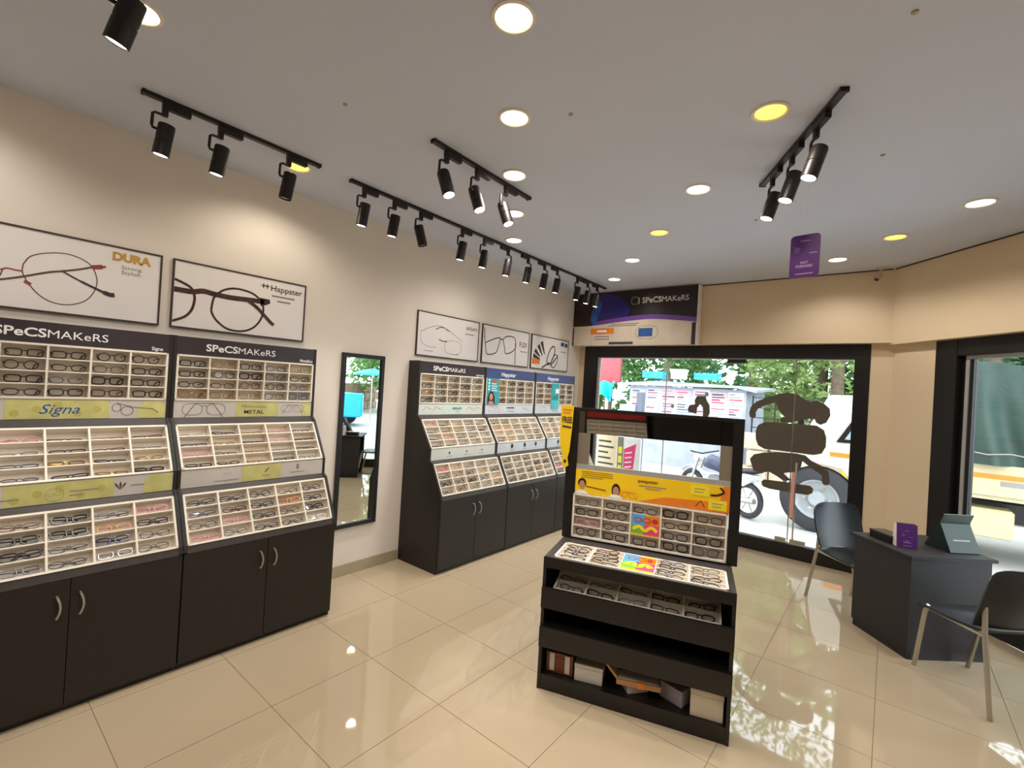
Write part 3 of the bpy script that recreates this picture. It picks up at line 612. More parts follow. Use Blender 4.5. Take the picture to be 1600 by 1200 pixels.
tray(st, (.06, .012, .575), (1, 0, 0), v3, .88, v3.length+.10, depth=.035, rows=3, xform=STX, where='shadowed tray under the lip', group='eyeglasses on the centre stand', pal=['black', 'dark brown', 'black', 'grey'], m=mat('shadow_tray', (206, 200, 186), .5))
bx('back_cover', M_black, st, .058, .972, .475, .49, .75, 1.2)
def cards(parent, o, r, u, w, h):
    p = Print(parent, o, r, u); n = Vector(r).cross(Vector(u)).normalized()
    b = MB().obox(Vector(o)-n*.004, Vector(r).normalized()*w, Vector(u).normalized()*h, n*.004); b.build('card', M_yel, parent)
    p.rect('print', mat('sky_print', (90, 170, 220), .5), 0, w*.5, h*.5, h); p.rect('print', mat('leaf_print', (120, 190, 70), .5), 0, w*.45, h*.12, h*.5); p.rect('print', M_pink, w*.45, w, h*.1, h*.55)
    p.rect('print', M_org, w*.5, w, h*.55, h*.95); p.stroke('print', M_yel2, curve([(w*.1, h*.3), (w*.3, h*.45), (w*.5, h*.28), (w*.7, h*.45), (w*.9, h*.3)]), h*.14, 3)
    p.ring('print', M_red, w*.25, h*.75, w*.12, h*.1, .006, 3); p.ring('print', M_red, w*.55, h*.75, w*.12, h*.1, .006, 3); p.ell('print', M_red, w*.82, h*.75, w*.1, h*.11, 3)
    p.done()
pc = empty('promo_card', STX@Vector((.419, .417, .835)), ANG, label='colourful promo card in the upright tray of the centre stand', cat='promo card')
cards(pc, (0, 0, 0), (1, 0, 0), (0, 0, 1), .18, .135)
pc = empty('promo_card', STX@Vector((.42, .024, .760)), ANG, label='colourful promo card lying in the flat tray of the centre stand', cat='promo card')
cards(pc, (0, 0, 0), (1, 0, 0), (0, 1, 0), .178, .256)
# yellow hang tag at the left post
ht = empty('hang_tag', STX@Vector((-.045, .398, 1.21)), ANG, label='yellow hang tag reading FREE on the left post of the stand', cat='hang tag')
MB().prism([(-.012, 0, .40), (.07, 0, .40), (.065, 0, .25), (.055, 0, .10), (.045, 0, .06), (.055, 0, .01), (.03, 0, -.01), (.005, 0, .02), (.012, 0, .07), (-.01, 0, .14), (-.015, 0, .27)], (0, .004, 0)).build('tag_board', M_yel, ht)
p = Print(ht, (0, -.0005, 0), (1, 0, 0), (0, 0, 1)); p.text(M_ink, 'FREE', .030, .305, .038, .066, .03)
p.stroke('print', M_ink, [(.0, .262), (.06, .255)], .012, 1); p.ell('print', M_ink, .03, .035, .009, .012, 1); p.stroke('print', M_org, [(.0, .37), (.06, .37)], .01, 1); p.stroke('print', M_org, [(.0, .35), (.05, .35)], .008, 1); p.done()
# cartons on the bottom shelf of the stand
def carton(label, x, y, z, w, d, h, rz, m, lid=None, tape=None):
    c = empty('carton', STX@Vector((x, y, z)), ANG+rz, label=label, cat='box', group='cartons on the stand shelf')
    bx('body', m, c, 0, w, 0, d, 0, h*.8, bevel=.002); bx('lid', lid or m, c, -.002, w+.002, -.002, d+.002, h*.8, h, bevel=.002)
    if tape: 
        for q in (.02, w-.045): bx('label', tape, c, q, q+.028, -.0035, -.002, h*.1, h*.95)
    return c
M_brn = mat('brown_card', (128, 66, 40), .5); M_wht = mat('white_card', (222, 216, 208), .55); M_wood = mat('wood_card', (190, 140, 90), .5)
carton('brown carton with white labels, leftmost on the stand shelf', .035, .055, .083, .155, .2, .115, 0, M_brn, None, M_wht)
carton('white carton beside the brown one on the stand shelf', .205, .04, .083, .155, .16, .095, .06, M_wht)
carton('flat white carton under the open wooden one on the stand shelf', .50, .05, .083, .12, .12, .05, .6, M_wht)
oc = empty('carton', STX@Vector((.40, .02, .135)), ANG+.12, label='open wood coloured case with raised lid on the stand shelf', cat='box', group='cartons on the stand shelf')
bx('body', M_wood, oc, .04, .27, 0, .10, 0, .03, bevel=.002); MB().obox((.04, 0, .028), (-.06, 0, .065), (0, .10, 0), (.008, 0, .008)).build('lid', M_wood, oc); bx('band', M_org, oc, .15, .185, -.002, .102, -.001, .032); MB().box(.05, .26, .01, .09, .03, .034).build('lining', M_tray, oc)
carton('grey white carton leaning behind on the stand shelf', .66, .12, .083, .13, .12, .085, -.5, mat('grey_card', (170, 164, 170), .55))
carton('large cream carton at the right end of the stand shelf', .815, .03, .083, .155, .22, .14, 0, mat('cream_card', (214, 204, 182), .55))

# ------------------------------------------------------------------ ceiling downlights
M_emw = mat('lamp_warm_white', (255, 236, 214), .5, emit=9.0, var=0); M_emy = mat('lamp_yellow', (255, 222, 84), .5, emit=2.4, var=0)
M_trim = mat('lamp_trim', (235, 225, 210), .4)
DL = [((2.452, .151), 'w', 'round downlight largest in view at the top centre'), ((2.044, .665), 'w', 'white round downlight second in the middle ceiling row'), ((1.634, 1.178), 'w', 'white round downlight third in the middle row beside short track'),
      ((1.21, 1.709), 'w', 'white round downlight behind the last spotlight of the short track'), ((.776, 2.243), 'w', 'white round downlight farthest in the middle row near long track'),
      ((1.257, -.718), 'w', 'round downlight behind the spotlight at the top left corner'), ((.465, .319), 'y', 'yellow downlight beside the near wall track'),
      ((3.106, 1.30), 'y', 'large yellow downlight left of the angled track'), ((2.557, 1.984), 'w', 'warm downlight next along from the large yellow one'), ((2.017, 2.676), 'y', 'yellow downlight mid ceiling, third in the diagonal row'),
      ((1.467, 3.347), 'w', 'warm downlight fourth in the diagonal row'), ((.925, 4.023), 'w', 'small downlight just before the purple banner'), ((4.011, 3.099), 'w', 'white downlight nearest the right edge'),
      ((3.583, 3.658), 'y', 'yellow downlight near the angled corner wall'), ((3.163, 4.173), 'w', 'small white downlight right of the hanging purple card'),
      ((.465, -1.3), 'w', 'added unseen fill downlight above the leftmost cabinet'), ((1.26, -1.75), 'w', 'added unseen fill downlight at the rear left, behind the camera'), ((2.86, -.36), 'w', 'added unseen fill downlight above the camera'),  # from here on: lamps added out of view to brighten the room
      ((3.27, -.9), 'w', 'added unseen fill downlight straight over the camera'), ((2.2, -1.8), 'w', 'added unseen fill downlight in the rear middle, behind the camera'), ((4.25, 0.0), 'w', 'added unseen fill downlight right of the camera'), ((4.4, 1.2), 'w', 'added unseen fill downlight at the far right')]
def lamp(kind, parent, loc, power, color, **kw):
    ld = bpy.data.lights.new('lamp_light', kind); ld.energy = power; ld.color = color
    for k, v in kw.items(): setattr(ld, k, v)
    o = bpy.data.objects.new('lamp_light', ld); COL.objects.link(o); o.parent = parent; o.location = loc; return o
for (x, y), k, lab in DL:
    d = empty('ceiling_downlight', (x, y, ZC), label=lab, cat='downlight', group='recessed ceiling downlights')
    MB().lathe([(.066, -.002), (.072, -.009), (.084, -.007), (.086, 0)], n=28).build('trim_ring', M_trim, d, smooth=True)
    MB().lathe([(.0, -.004), (.066, -.003), (.066, -.001)], n=28).build('diffuser', M_emw if k == 'w' else M_emy, d)
    lamp('SPOT', d, (0, 0, -.02), DOWN_W, WARM if k == 'w' else (1.0, .92, .78), spot_size=math.radians(150), spot_blend=.6, shadow_soft_size=.06)

# ------------------------------------------------------------------ track spotlights
M_spot = mat('spot_black', (36, 30, 30), .42, .2); M_spl = mat('spot_lens', (255, 246, 236), .4, emit=16.0, var=0); M_spo = mat('spot_lens_off', (60, 58, 56), .2)
def track(label, a, b):
    a, b = Vector((*a, ZC)), Vector((*b, ZC)); t = empty('light_track', a, math.atan2(b.y-a.y, b.x-a.x), label=label, cat='light track', group='black ceiling light tracks')
    L = (b-a).length
    bx('rail', M_spot, t, 0, L, -.017, .017, -.02, 0, bevel=.002)
    for x in (0, L-.012): bx('end_cap', M_spot, t, x, x+.012, -.019, .019, -.022, 0)
    return t
def spot(label, x, y, ang, tx, ty, on=True, side=1, power=None):
    """x,y on the track, ang = track direction, tx,ty = horizontal lean of the beam per metre down"""
    s = empty('track_spotlight', (x, y, ZC-.0205), ang, label=label, cat='spotlight', group='black track spotlights')
    k = side
    bx('adapter', M_spot, s, *sorted((-k*.012, k*.115)), -.015, .015, -.034, 0, bevel=.002)
    bx('stem', M_spot, s, *sorted((-k*.012, k*.014)), -.011, .011, -.072, -.034)
    MB().tube([(k*.006, 0, -.066), (-k*.040, 0, -.068), (-k*.050, 0, -.076), (-k*.052, 0, -.135), (-k*.048, 0, -.147), (-k*.012, 0, -.150)], .0075, 8).build('arm', M_spot, s, smooth=True)
    ca, sa = math.cos(-ang), math.sin(-ang); d = Vector((tx*ca-ty*sa, tx*sa+ty*ca, -1)).normalized(); o = Vector((k*.004, 0, -.185))
    MB().lathe([(.030, -.072), (.036, -.070), (.038, -.062), (.038, .008), (.036, .010), (.036, .014), (.038, .016), (.038, .090), (.034, .092), (.032, .084), (.0, .082)], o, d, 20).build('housing', M_spot, s, smooth=True)
    MB().lathe([(.0, .0842), (.0315, .0842), (.0315, .0865), (.0, .0868)], o, d, 20).build('lens', M_spl if on else M_spo, s)
    if on:
        l = lamp('SPOT', s, o+d*.10, power or SPOT_W, NEUT, spot_size=math.radians(62), spot_blend=1.0, shadow_soft_size=.03)
        l.rotation_euler = d.to_track_quat('-Z', 'Y').to_euler()
H_ = math.pi/2
track('near black light track beside the side wall with three spotlights', (.62, -.56), (.62, .39)); track('long black light track running along the side wall to the window', (.61, .62), (.60, 4.41))
track('short black light track in mid ceiling', (1.52, .575), (1.50, 1.52)); track('angled black light track at the right of the ceiling', (3.40, 1.27), (2.915, 2.115))
track('light track at the top left edge', (1.62, -1.30), (1.60, -.60))
WT = -.42
for (y, lab, on) in ((-.46, 'first spotlight on the near wall track', 1), (-.20, 'second spotlight on the near wall track', 1), (.185, 'unlit third spotlight on the near wall track', 0)):
    spot(lab, .62, y, H_, -.13, -.10, on)
for i, (y, on) in enumerate(((.735, 1), (1.0, 1), (1.26, 0), (1.73, 1), (2.02, 1), (2.37, 1), (2.70, 1), (3.0, 1), (3.25, 1), (3.69, 1), (3.94, 1), (4.18, 1))):
    nth = ['first', 'second', 'unlit third', 'fourth', 'fifth', 'sixth', 'seventh', 'eighth', 'ninth', 'tenth', 'eleventh', 'last'][i]
    spot(nth+' spotlight along the long wall track, counted from the near end', .608, y, H_, (-.14 if on else .15), (-.06 if on else .25), on, 1 if i < 5 or i == 9 else -1)
for y, lab in ((.69, 'first spotlight on the short mid ceiling track'), (.955, 'second spotlight on the short mid ceiling track'), (1.24, 'third spotlight on the short mid ceiling track')):
    spot(lab, 1.515, y, H_, .40, .04, 1, 1, SPOT_W*1.9)
TA = math.atan2(2.115-1.27, 2.915-3.40)
for q, lab in ((.26, 'nearest spotlight on the angled track, above the purple card'), (.54, 'middle spotlight on the angled track'), (.82, 'farthest spotlight on the angled track')):
    spot(lab, 3.40+(2.915-3.40)*q, 1.27+(2.115-1.27)*q, TA, -.25, -.2, 1, -1)
spot('large spotlight cut by the top left edge', 1.52, -.80, H_, -.32, -.22, 1, 1)

# ------------------------------------------------------------------ banner, hanging card, camera
bn = empty('brand_banner', (0, YB-.0005, 2.352), label='dark brown and purple banner board above the left of the window', cat='banner')
bx('board', mat('banner_white', (222, 206, 184), .5), bn, .004, 1.742, -.125, 0, 0, .735)
bx('edge_strip', M_white, bn, 1.742, 1.752, -.12, 0, 0, .735); bx('corner_strip', mat('banner_edge', (48, 34, 30), .6), bn, 1.69, 1.735, -.129, -.125, 0, .27); bx('corner_strip', MATS['banner_edge'], bn, .004, .022, -.129, -.125, 0, .25)
p = Print(bn, (.004, -.1255, 0), (1, 0, 0), (0, 0, 1)); Wd, Hh = 1.738, .735
wave = [(0, .27)]+curve([(0, .27), (.30, .275), (.75, .315), (1.15, .335), (1.5, .305), (1.738, .275)])
p.poly('print_panel', mat('banner_brown', (38, 24, 26), .3, var=.3, scale=3), [(0, Hh-.004), *wave[1:], (Wd, Hh-.004)], 1)
p.poly('print_panel', mat('banner_violet', (112, 72, 160), .35), curve([(.30, .275), (.75, .315), (1.15, .335), (1.5, .305), (1.738, .275)])+curve([(1.738, .33), (1.5, .365), (1.15, .395), (.75, .375), (.36, .33)]), 2)
p.poly('print_panel', mat('banner_indigo', (44, 32, 118), .35, var=.3, scale=4), curve([(.36, .33), (.6, .36), (.82, .38)])+curve([(.88, .47), (.80, .58), (.62, .68), (.46, .71), (.38, .66), (.42, .5)]), 2)
p.poly('print_panel', mat('banner_azure', (40, 90, 170), .35, var=.3, scale=10), curve([(.30, .30), (.36, .30), (.42, .45), (.44, .56), (.40, .62), (.30, .48), (.28, .38), (.30, .30)]), 3)
logo(p, M_white, 1.33, .585, .072, .60)
p.ring('lettering', M_inkg, .93, .585, .05, .048, .012, 3, 24, 2.6); p.stroke('lettering', M_white, [(.985, .54), (.985, .62)], .012, 3)
p.rect('print', M_org, .29, .645, .155, .235, 2); p.stroke('print', M_white, [(.39, .195), (.54, .195)], .03, 3)
for q in ((.55, .97, .262), (.60, 1.0, .285)): p.stroke('print', M_inkg, [(q[0], q[2]), (q[1], q[2])], .012, 2)
for q in (.12, .085): p.stroke('print', M_inkg, [(.36, q), (.58, q)], .014, 2)
p.rect('print', M_blueink, 1.0, 1.19, .11, .22, 2); p.rect('print', MATS['banner_azure'], 1.03, 1.18, .125, .16, 3); p.ring('print', M_inkg, 1.11, .165, .15, .085, .006, 3, 28, 2.8)
p.rect('print', mat('banner_grey', (70, 66, 82), .5), .58, .93, .012, .045, 2); p.done()
pk = empty('hanging_card', (3.185, 2.0, 2.445), math.radians(-6), label='purple rounded card hanging on a thread from the ceiling', cat='hanging card')
def rrect(w, h, r, n=5):
    out = []
    for cx, cy, a0 in ((w/2-r, h/2-r, 0), (-w/2+r, h/2-r, 90), (-w/2+r, -h/2+r, 180), (w/2-r, -h/2+r, 270)):
        out += [(cx+r*math.cos(math.radians(a0+90*i/n)), cy+r*math.sin(math.radians(a0+90*i/n))) for i in range(n+1)]
    return out
MB().prism([(x, 0, z+.125) for x, z in rrect(.152, .25, .022)], (0, .004, 0)).build('card', M_purple, pk)
MB().tube([(0, .002, .248), (0, .002, .65)], .0006, 4).build('thread', M_white, pk)
def fast(p, cx, s=1.0):
    p.text(M_lilac, 'FAST', cx, .087*s, .014*s, .040*s, .02); p.text(M_lilac, 'FORWARD', cx, .066*s, .015*s, .085*s, .03)
    p.stroke('print', M_lilac, [(cx-.045*s, .022*s), (cx+.045*s, .022*s)], .005*s, 1); p.stroke('print', M_lilac, [(cx+.022*s, .140*s), (cx+.062*s, .140*s)], .004*s, 1)
    p.poly('print', mat('violet_print', (120, 70, 150), .5), [(cx-.058*s, .185*s), (cx-.02*s, .175*s), (cx-.03*s, .145*s), (cx-.05*s, .142*s)], 1); p.stroke('print', M_lilac, [(cx-.025*s, .215*s), (cx+.025*s, .213*s)], .004*s, 1)
p = Print(pk, (0, -.0005, 0), (1, 0, 0), (0, 0, 1)); fast(p, 0); p.done()
cc = empty('security_camera', (3.48, 4.66, ZC), label='small white security camera under the ceiling at the corner', cat='camera')
M_cw = mat('camera_white', (206, 192, 170), .4)
MB().lathe([(.042, 0), (.042, -.012), (.02, -.02)], n=18).build('base', M_cw, cc, smooth=True); MB().tube([(0, 0, -.018), (0, 0, -.06), (-.01, -.01, -.08)], .010).build('arm', M_cw, cc, smooth=True)
MB().lathe([(.026, -.02), (.028, .05), (.024, .056)], (-.01, -.01, -.08), (-.35, -.5, -.75), 18).build('housing', M_cw, cc, smooth=True); MB().lathe([(.020, .0565), (.018, .060), (0, .061)], (-.01, -.01, -.08), (-.35, -.5, -.75), 18).build('lens', M_black, cc)

# ------------------------------------------------------------------ desk and things on it
FX, FY = 3.767, 3.11; E1 = Vector((DX, DY, 0)); E2 = Vector((NX, NY, 0)); RZ = math.atan2(NY, NX)     # local x = E2, local y = -E1
dk = empty('counter_desk', (FX, FY, 0), RZ, label='small black counter desk in front of the corner window', cat='desk')
M_dsk = mat('desk_laminate', (34, 31, 31), .55, var=.15, scale=40)
bx('side_panel', M_dsk, dk, 0, .022, 0, .50, .05, .69); bx('side_panel', M_dsk, dk, .558, .58, 0, .50, .05, .69); bx('front_panel', M_dsk, dk, .022, .558, .0, .02, .05, .69); bx('shelf', M_dsk, dk, .022, .558, .02, .20, .40, .418)
bx('plinth', M_black, dk, .006, .022, .006, .49, 0, .05); bx('plinth', M_black, dk, .56, .575, .006, .49, 0, .05); bx('plinth', M_black, dk, .022, .56, .003, .018, 0, .05); bx('desk_top', M_dsk, dk, -.02, .605, -.02, .535, .69, .713, bevel=.003)
DZ = .7135
def at_desk(e1, e2): return (FX+DX*e1+NX*e2, FY+DY*e1+NY*e2, DZ)
b = empty('flat_box', at_desk(-.25, .07), RZ, label='flat black box lying at the left of the desk', cat='box')
bx('body', M_black, b, 0, .12, 0, .20, 0, .045, bevel=.003); bx('lid', M_lam2, b, -.002, .122, -.002, .202, .045, .058, bevel=.002)
b = empty('tent_card', at_desk(-.20, .065), math.radians(20), label='purple tent card standing on the corner of the desk', cat='tent card')
h = .165; w = .125; MB().prism([(0, 0, 0), (0, .07, 0), (0, .035+.012, h), (0, .035-.02, h)], (.003, 0, 0)).build('side_flap', M_tray, b)
MB().obox((.003, 0, 0), (w, 0, 0), (0, .018, h), (0, -.003, 0)).build('front_panel', M_purple, b); MB().obox((.003, .07, 0), (w, 0, 0), (0, -.024, h), (0, .003, 0)).build('back_panel', M_purple, b)
p = Print(b, (.003, -.0035, 0), (1, 0, 0), (0, .018, h)); fast(p, w/2, .55); p.done()
b = empty('display_box', at_desk(-.10, .37), math.radians(40), label='dark green wedge shaped box with open lid on the desk', cat='box')
M_grn = mat('bottle_green', (34, 62, 52), .4, var=.12); M_grn2 = mat('deep_green', (20, 34, 32), .5)
w = .22
MB().prism([(0, 0, 0), (0, .20, 0), (0, .10, .185), (0, .085, .185)], (w, 0, 0)).build('wedge_body', M_grn2, b); MB().obox((0, -.004, .002), (w, 0, 0), (0, .088, .185), (0, -.005, .003)).build('front_panel', M_grn, b)
MB().obox((0, .083, .188), (w, 0, 0), (0, -.03, .072), (0, .006, .003)).build('open_lid', M_grn, b)
p = Print(b, (0, -.0098, .006), (1, 0, 0), (0, .088, .185)); p.stroke('print', mat('silver_ink', (190, 196, 190), .4), [(w*.22, .085), (w*.78, .085)], .008, 1); p.done()

# ------------------------------------------------------------------ chairs
def chair(loc, rz, label):
    """local: seat faces +y, back at -y"""
    c = empty('visitor_chair', (*loc, 0), rz, label=label, cat='chair', group='black plastic visitor chairs')
    def seat(u, v):
        x = (u-.5)*.44*(1-.10*abs(v-.5)*2*(v < .5)); y = -.21+.42*v
        return (x, y, .445-.035*math.exp(-((u-.5)/.3)**2)*math.sin(math.pi*min(1, v*1.1))**1+.012*(v > .9)*-1+.02*(1-v)**2)
    MB().grid(seat, 12, 12).build('seat', M_chair, c, smooth=True, solid=.012)
    def back(u, v):
        wv = .44+.02*math.sin(math.pi*v)-.9*max(0, v-.86)**2*3
        x = (u-.5)*wv; y = -.20-.10*v**1.2-.02*math.sin(math.pi*v)+.10*((u-.5)*2)**2*.45
        return (x, y, .47+.37*v-.022*((u-.5)*2)**6*max(0, v-.5)*2)
    MB().grid(back, 12, 12).build('backrest', M_chair, c, smooth=True, solid=.012)
    for s in (-1, 1):
        MB().tube([(s*.195, .15, .445), (s*.198, .17, .40), (s*.185, .245, 0)], .0155, 8, flat=.7).build('leg', M_leg, c, smooth=True)
        MB().tube([(s*.195, -.20, .60), (s*.20, -.21, .45), (s*.225, -.285, 0)], .0155, 8, flat=.7).build('leg', M_leg, c, smooth=True)
        MB().tube([(s*.197, .16, .43), (s*.198, -.205, .43)], .010, 8).build('seat_rail', M_leg, c, smooth=True)
chair((3.452, 3.79), math.atan2(-.69, .72)-math.pi/2, 'black plastic chair between the desk and the street window')
chair((4.105, 3.0), math.atan2(.763, -.646)-math.pi/2, 'black plastic chair cut by the right edge')
#@OUT
# ------------------------------------------------------------------ the street outside
GZ = -.25
tag(bx('street_ground', mat('concrete_road', (176, 174, 170), .8, var=.12, scale=.6), None, -25, 30, 5.75, 40, GZ-.2, GZ), 'pale concrete road outside', kind='structure')
tag(bx('street_ground_side', mat('concrete_road', (196, 192, 186)), None, 6.6, 30, -8, 5.75, GZ-.2, GZ), 'pale concrete road beyond the corner', kind='structure')
tag(MB().prism([(-1, 4.97, -.12), (3.72, 4.97, -.12), (3.85, 4.70, -.12), (6.6, 1.6, -.12), (6.6, 4.0, -.12), (4.8, 5.75, -.12), (-1, 5.75, -.12)], (0, 0, .09)).build('shop_step', mat('step_stone', (206, 204, 198), .5, var=.1, scale=3)), 'pale stone step along the shop front', kind='structure')
# poster covered booth
bo = empty('street_booth', (-2.48, 12.0, GZ), label='grey street booth pasted with pink and white bills', cat='booth')
M_bw = mat('booth_wall', (150, 155, 168), .7, var=.15, scale=3); bx('body', M_bw, bo, 0, 3.2, 0, 2.2, 0, 2.22)
MB().prism([(-.15, -.25, 2.22), (3.0, -.25, 2.26), (3.45, -.1, 2.16), (3.45, 2.4, 2.3), (-.15, 2.4, 2.4)], (0, 0, .06)).build('roof', mat('booth_roof', (150, 156, 166), .5), bo)
M_redink = mat('faded_red_ink', (176, 60, 80), .6); BR = random.Random(5); BC = [mat('bill_white', (196, 194, 202), .7, var=.1, scale=30), mat('bill_pink', (206, 160, 172), .7, var=.15, scale=30), mat('bill_pale_red', (196, 116, 130), .7, var=.2, scale=30), mat('bill_blue', (168, 176, 204), .7, var=.15, scale=30)]
for i in range(7):
    for j in range(4):
        x = .06+i*.45+BR.uniform(-.02, .02); z = .75+j*.36+BR.uniform(-.02, .02); w = BR.uniform(.36, .44); h_ = BR.uniform(.29, .35); m = BR.choice(BC)
        bl = bx('pasted_bill', m, bo, x, x+w, -.006, 0, z, min(z+h_, 2.18))
        p = Print(bl, (x, -.0065, z), (1, 0, 0), (0, 0, 1))
        for k in range(4): p.stroke('print', BR.choice([M_inkg, M_redink, M_ink, M_inkg]), [(w*.08, h_*(.14+.22*k)), (w*BR.uniform(.4, .95), h_*(.14+.22*k))], h_*BR.uniform(.07, .14), 1)
        if BR.random() < .4: p.ell('print', M_ink, w*.8, h_*.65, w*.12, h_*.2, 2, 10)
        p.done()
M_cy = mat('cyan_plastic', (40, 178, 206), .5)
for k, (x, y, lab) in enumerate(((.28, .2, 'cyan plastic crate stack on the booth roof, left'), (1.78, .25, 'cyan plastic crate on the booth roof, right'))):
    c = empty('plastic_crate', (-2.48+x, 12.0+y, GZ+2.47), label=lab, cat='crate', group='crates on the booth roof')
    for a in ((0, .62, 0, .02), (0, .62, .40, .42), (0, .02, 0, .42), (.60, .62, 0, .42)):
        for z in (0, .10): bx('side_wall', M_cy, c, a[0], a[1], a[2], a[3], z, z+.075)
    for q in range(6): bx('rib', M_cy, c, q*.12, q*.12+.02, -.012, 0, 0, .2)
c = empty('storage_bin', (-1.33, 12.2, GZ+2.46), label='white plastic tub between the cyan crates on the booth roof', cat='tub')
MB().prism([(0, 0, 0), (.34, 0, 0), (.38, 0, .26), (-.04, 0, .26)], (0, .3, 0)).build('tub', mat('bin_white', (222, 226, 230), .5), c); bx('rim', MATS['bin_white'], c, -.05, .39, -.02, .32, .25, .28)
# red shop sign and cyan tarp at the far left
rs = empty('street_sign', (-.92, 7.0, GZ), label='salmon red sign board outside at the left of the window', cat='sign')
bx('board', mat('salmon_board', (226, 66, 72), .6, var=.06), rs, .03, .53, 0, .04, 2.16, 2.75); bx('edge', mat('board_edge', (120, 60, 60), .6), rs, .53, .55, -.005, .045, 2.16, 2.75); MB().tube([(.26, .06, 0), (.26, .06, 2.7)], .03).build('post', M_steel, rs)
tp = empty('tarpaulin', (-.80, 6.72, GZ), label='bright cyan tarpaulin bundle tied under the red sign', cat='tarpaulin')
def tarp(u, v):
    w = 1-.75*v**1.5; return (.10+.28*v+(u-.5)*.50*w+.28*(.5-.5*v)-.05, .05*math.sin(u*9+v*4)+.10*math.sin(math.pi*u), 2.16-.36*v*(.75+.25*math.sin(math.pi*u))+.02*math.sin(u*14))
MB().grid(tarp, 16, 10).build('sheet', mat('cyan_tarp', (30, 190, 236), .4, var=.1), tp, smooth=True, solid=.01)
MB().tube([(.0, .0, 2.2), (.10, .02, 1.6), (.28, .05, 1.0)], .018).build('rope', mat('rope_pale', (200, 190, 200), .7), tp); MB().tube([(.06, .08, 0), (.06, .08, 2.2)], .02).build('pole', M_steel, tp)
MB().prism([(-.12, .05, 2.1), (.02, .05, 2.14), (.06, .05, 1.7), (-.08, .05, 1.72)], (0, .1, 0)).build('folded_sheet', mat('blue_sheet', (70, 130, 190), .5, var=.4, scale=12), tp)
bb = empty('bill_post', (-.50, 7.3, GZ), label='pillar wrapped in pale bills below the tarpaulin', cat='pillar'); bx('body', BC[3], bb, 0, .32, 0, .3, 0, 1.75); bx('dark_panel', mat('slate_grey', (104, 108, 124), .7), bb, .33, .43, .02, .2, 0, 2.0)
# low wall and bollards across the road
lw = empty('street_wall', (.75, 11.2, GZ), label='low rough stone wall across the road', cat='wall')
M_st = mat('rough_stone', (190, 172, 150), .9, var=.2, scale=5, bump=.4, bscale=8)
for i in range(7):
    for j in range(3): MB().box(i*.7+(j % 2)*.2+.01, i*.7+(j % 2)*.2+.68, BR.uniform(-.04, .02), .4, j*.4, j*.4+.385).build('stone', M_st, lw, bevel=.03)
fn = empty('street_fence', (.9, 11.9, GZ), label='dark wire fence above the low stone wall', cat='fence')
for i in range(9): MB().tube([(i*.5, 0, 0), (i*.5, 0, 2.1)], .02, 6).build('post', M_blk, fn)
for z in (1.3, 1.55, 1.8, 2.05): MB().tube([(0, 0, z), (4, 0, z)], .012, 6).build('wire', M_blk, fn)
yb = empty('barrier', (1.9, 10.4, GZ), label='yellow painted barrier by the road', cat='barrier'); bx('beam', mat('traffic_yellow', (240, 200, 50), .6), yb, 0, 1.9, 0, .1, 1.0, 1.35)
for x in (.1, 1.0, 1.75): bx('post', MATS['traffic_yellow'], yb, x, x+.08, .01, .09, 0, 1.0)
# trees
M_lf = [mat('leaf_a', (98, 138, 76), .6, var=.35, scale=2), mat('leaf_b', (138, 160, 96), .6, var=.3, scale=2), mat('leaf_c', (86, 130, 92), .6, var=.35, scale=2)]
def leafy(m):
    nt = m.node_tree; b = nt.nodes['Principled BSDF']; o = nt.nodes['Material Output']; t = nt.nodes.new('ShaderNodeBsdfTranslucent'); x = nt.nodes.new('ShaderNodeMixShader')
    nt.links.new(nt.nodes['Color Ramp'].outputs['Color'], t.inputs['Color']); x.inputs[0].default_value = .5
    nt.links.new(b.outputs[0], x.inputs[1]); nt.links.new(t.outputs[0], x.inputs[2]); nt.links.new(x.outputs[0], o.inputs['Surface'])
for m in M_lf: leafy(m)
M_bark = mat('bark', (112, 96, 84), .9, var=.25, scale=10, bump=.4, bscale=20)
def tree(label, x, y, h, rx, rz_, tr, n, m, lo=1.3, lean=0.0, seed=1, leaf=.13):
    R = random.Random(seed); t = empty('street_tree', (x, y, GZ), label=label, cat='tree', group='trees across the street')
    MB().tube([(0, 0, 0), (lean*.3, 0, h*.3), (lean*.7, .1, h*.6), (lean, .1, h*.9)], [tr*1.25, tr, tr*.8, tr*.4], 10).build('trunk', M_bark, t, smooth=True)
    b = MB(); cl = [(Vector((R.uniform(-1, 1)*rx*.75+lean*.7, R.uniform(-.7, .7)*rx*.6, R.uniform(lo, h))), R.uniform(.35, .6)*rx*.6) for _ in range(38)]
    for _ in range(n):
        c_, r_ = R.choice(cl); d = Vector((R.gauss(0, 1), R.gauss(0, 1), R.gauss(0, 1))).normalized()*r_*R.uniform(.55, 1.05)
        p_ = c_+d; a = Vector((R.gauss(0, 1), R.gauss(0, 1), R.gauss(0, .6))).normalized(); e = a.cross(Vector((R.gauss(0, 1), R.gauss(0, 1), R.gauss(0, 1)))).normalized(); s = leaf*R.uniform(.6, 1.2)
        b.add([p_-a*s, p_+e*s*.45, p_+a*s, p_-e*s*.45], [(0, 1, 2, 3)])
    b.build('crown', m, t, recalc=False)
tree('dark green tree left of the booth with a slim trunk', -5.6, 16.6, 8.5, 2.4, 2, .16, 8500, M_lf[0], 1.0, .2, 1)
tree('green tree behind the booth with a leaning grey trunk', -2.9, 15.8, 8.5, 2.2, 2, .2, 7500, M_lf[0], 1.8, .35, 2)
tree('pale feathery tree behind the right end of the booth', -.6, 18.8, 9.0, 2.8, 2, .14, 4600, M_lf[1], 2.0, 0, 3)
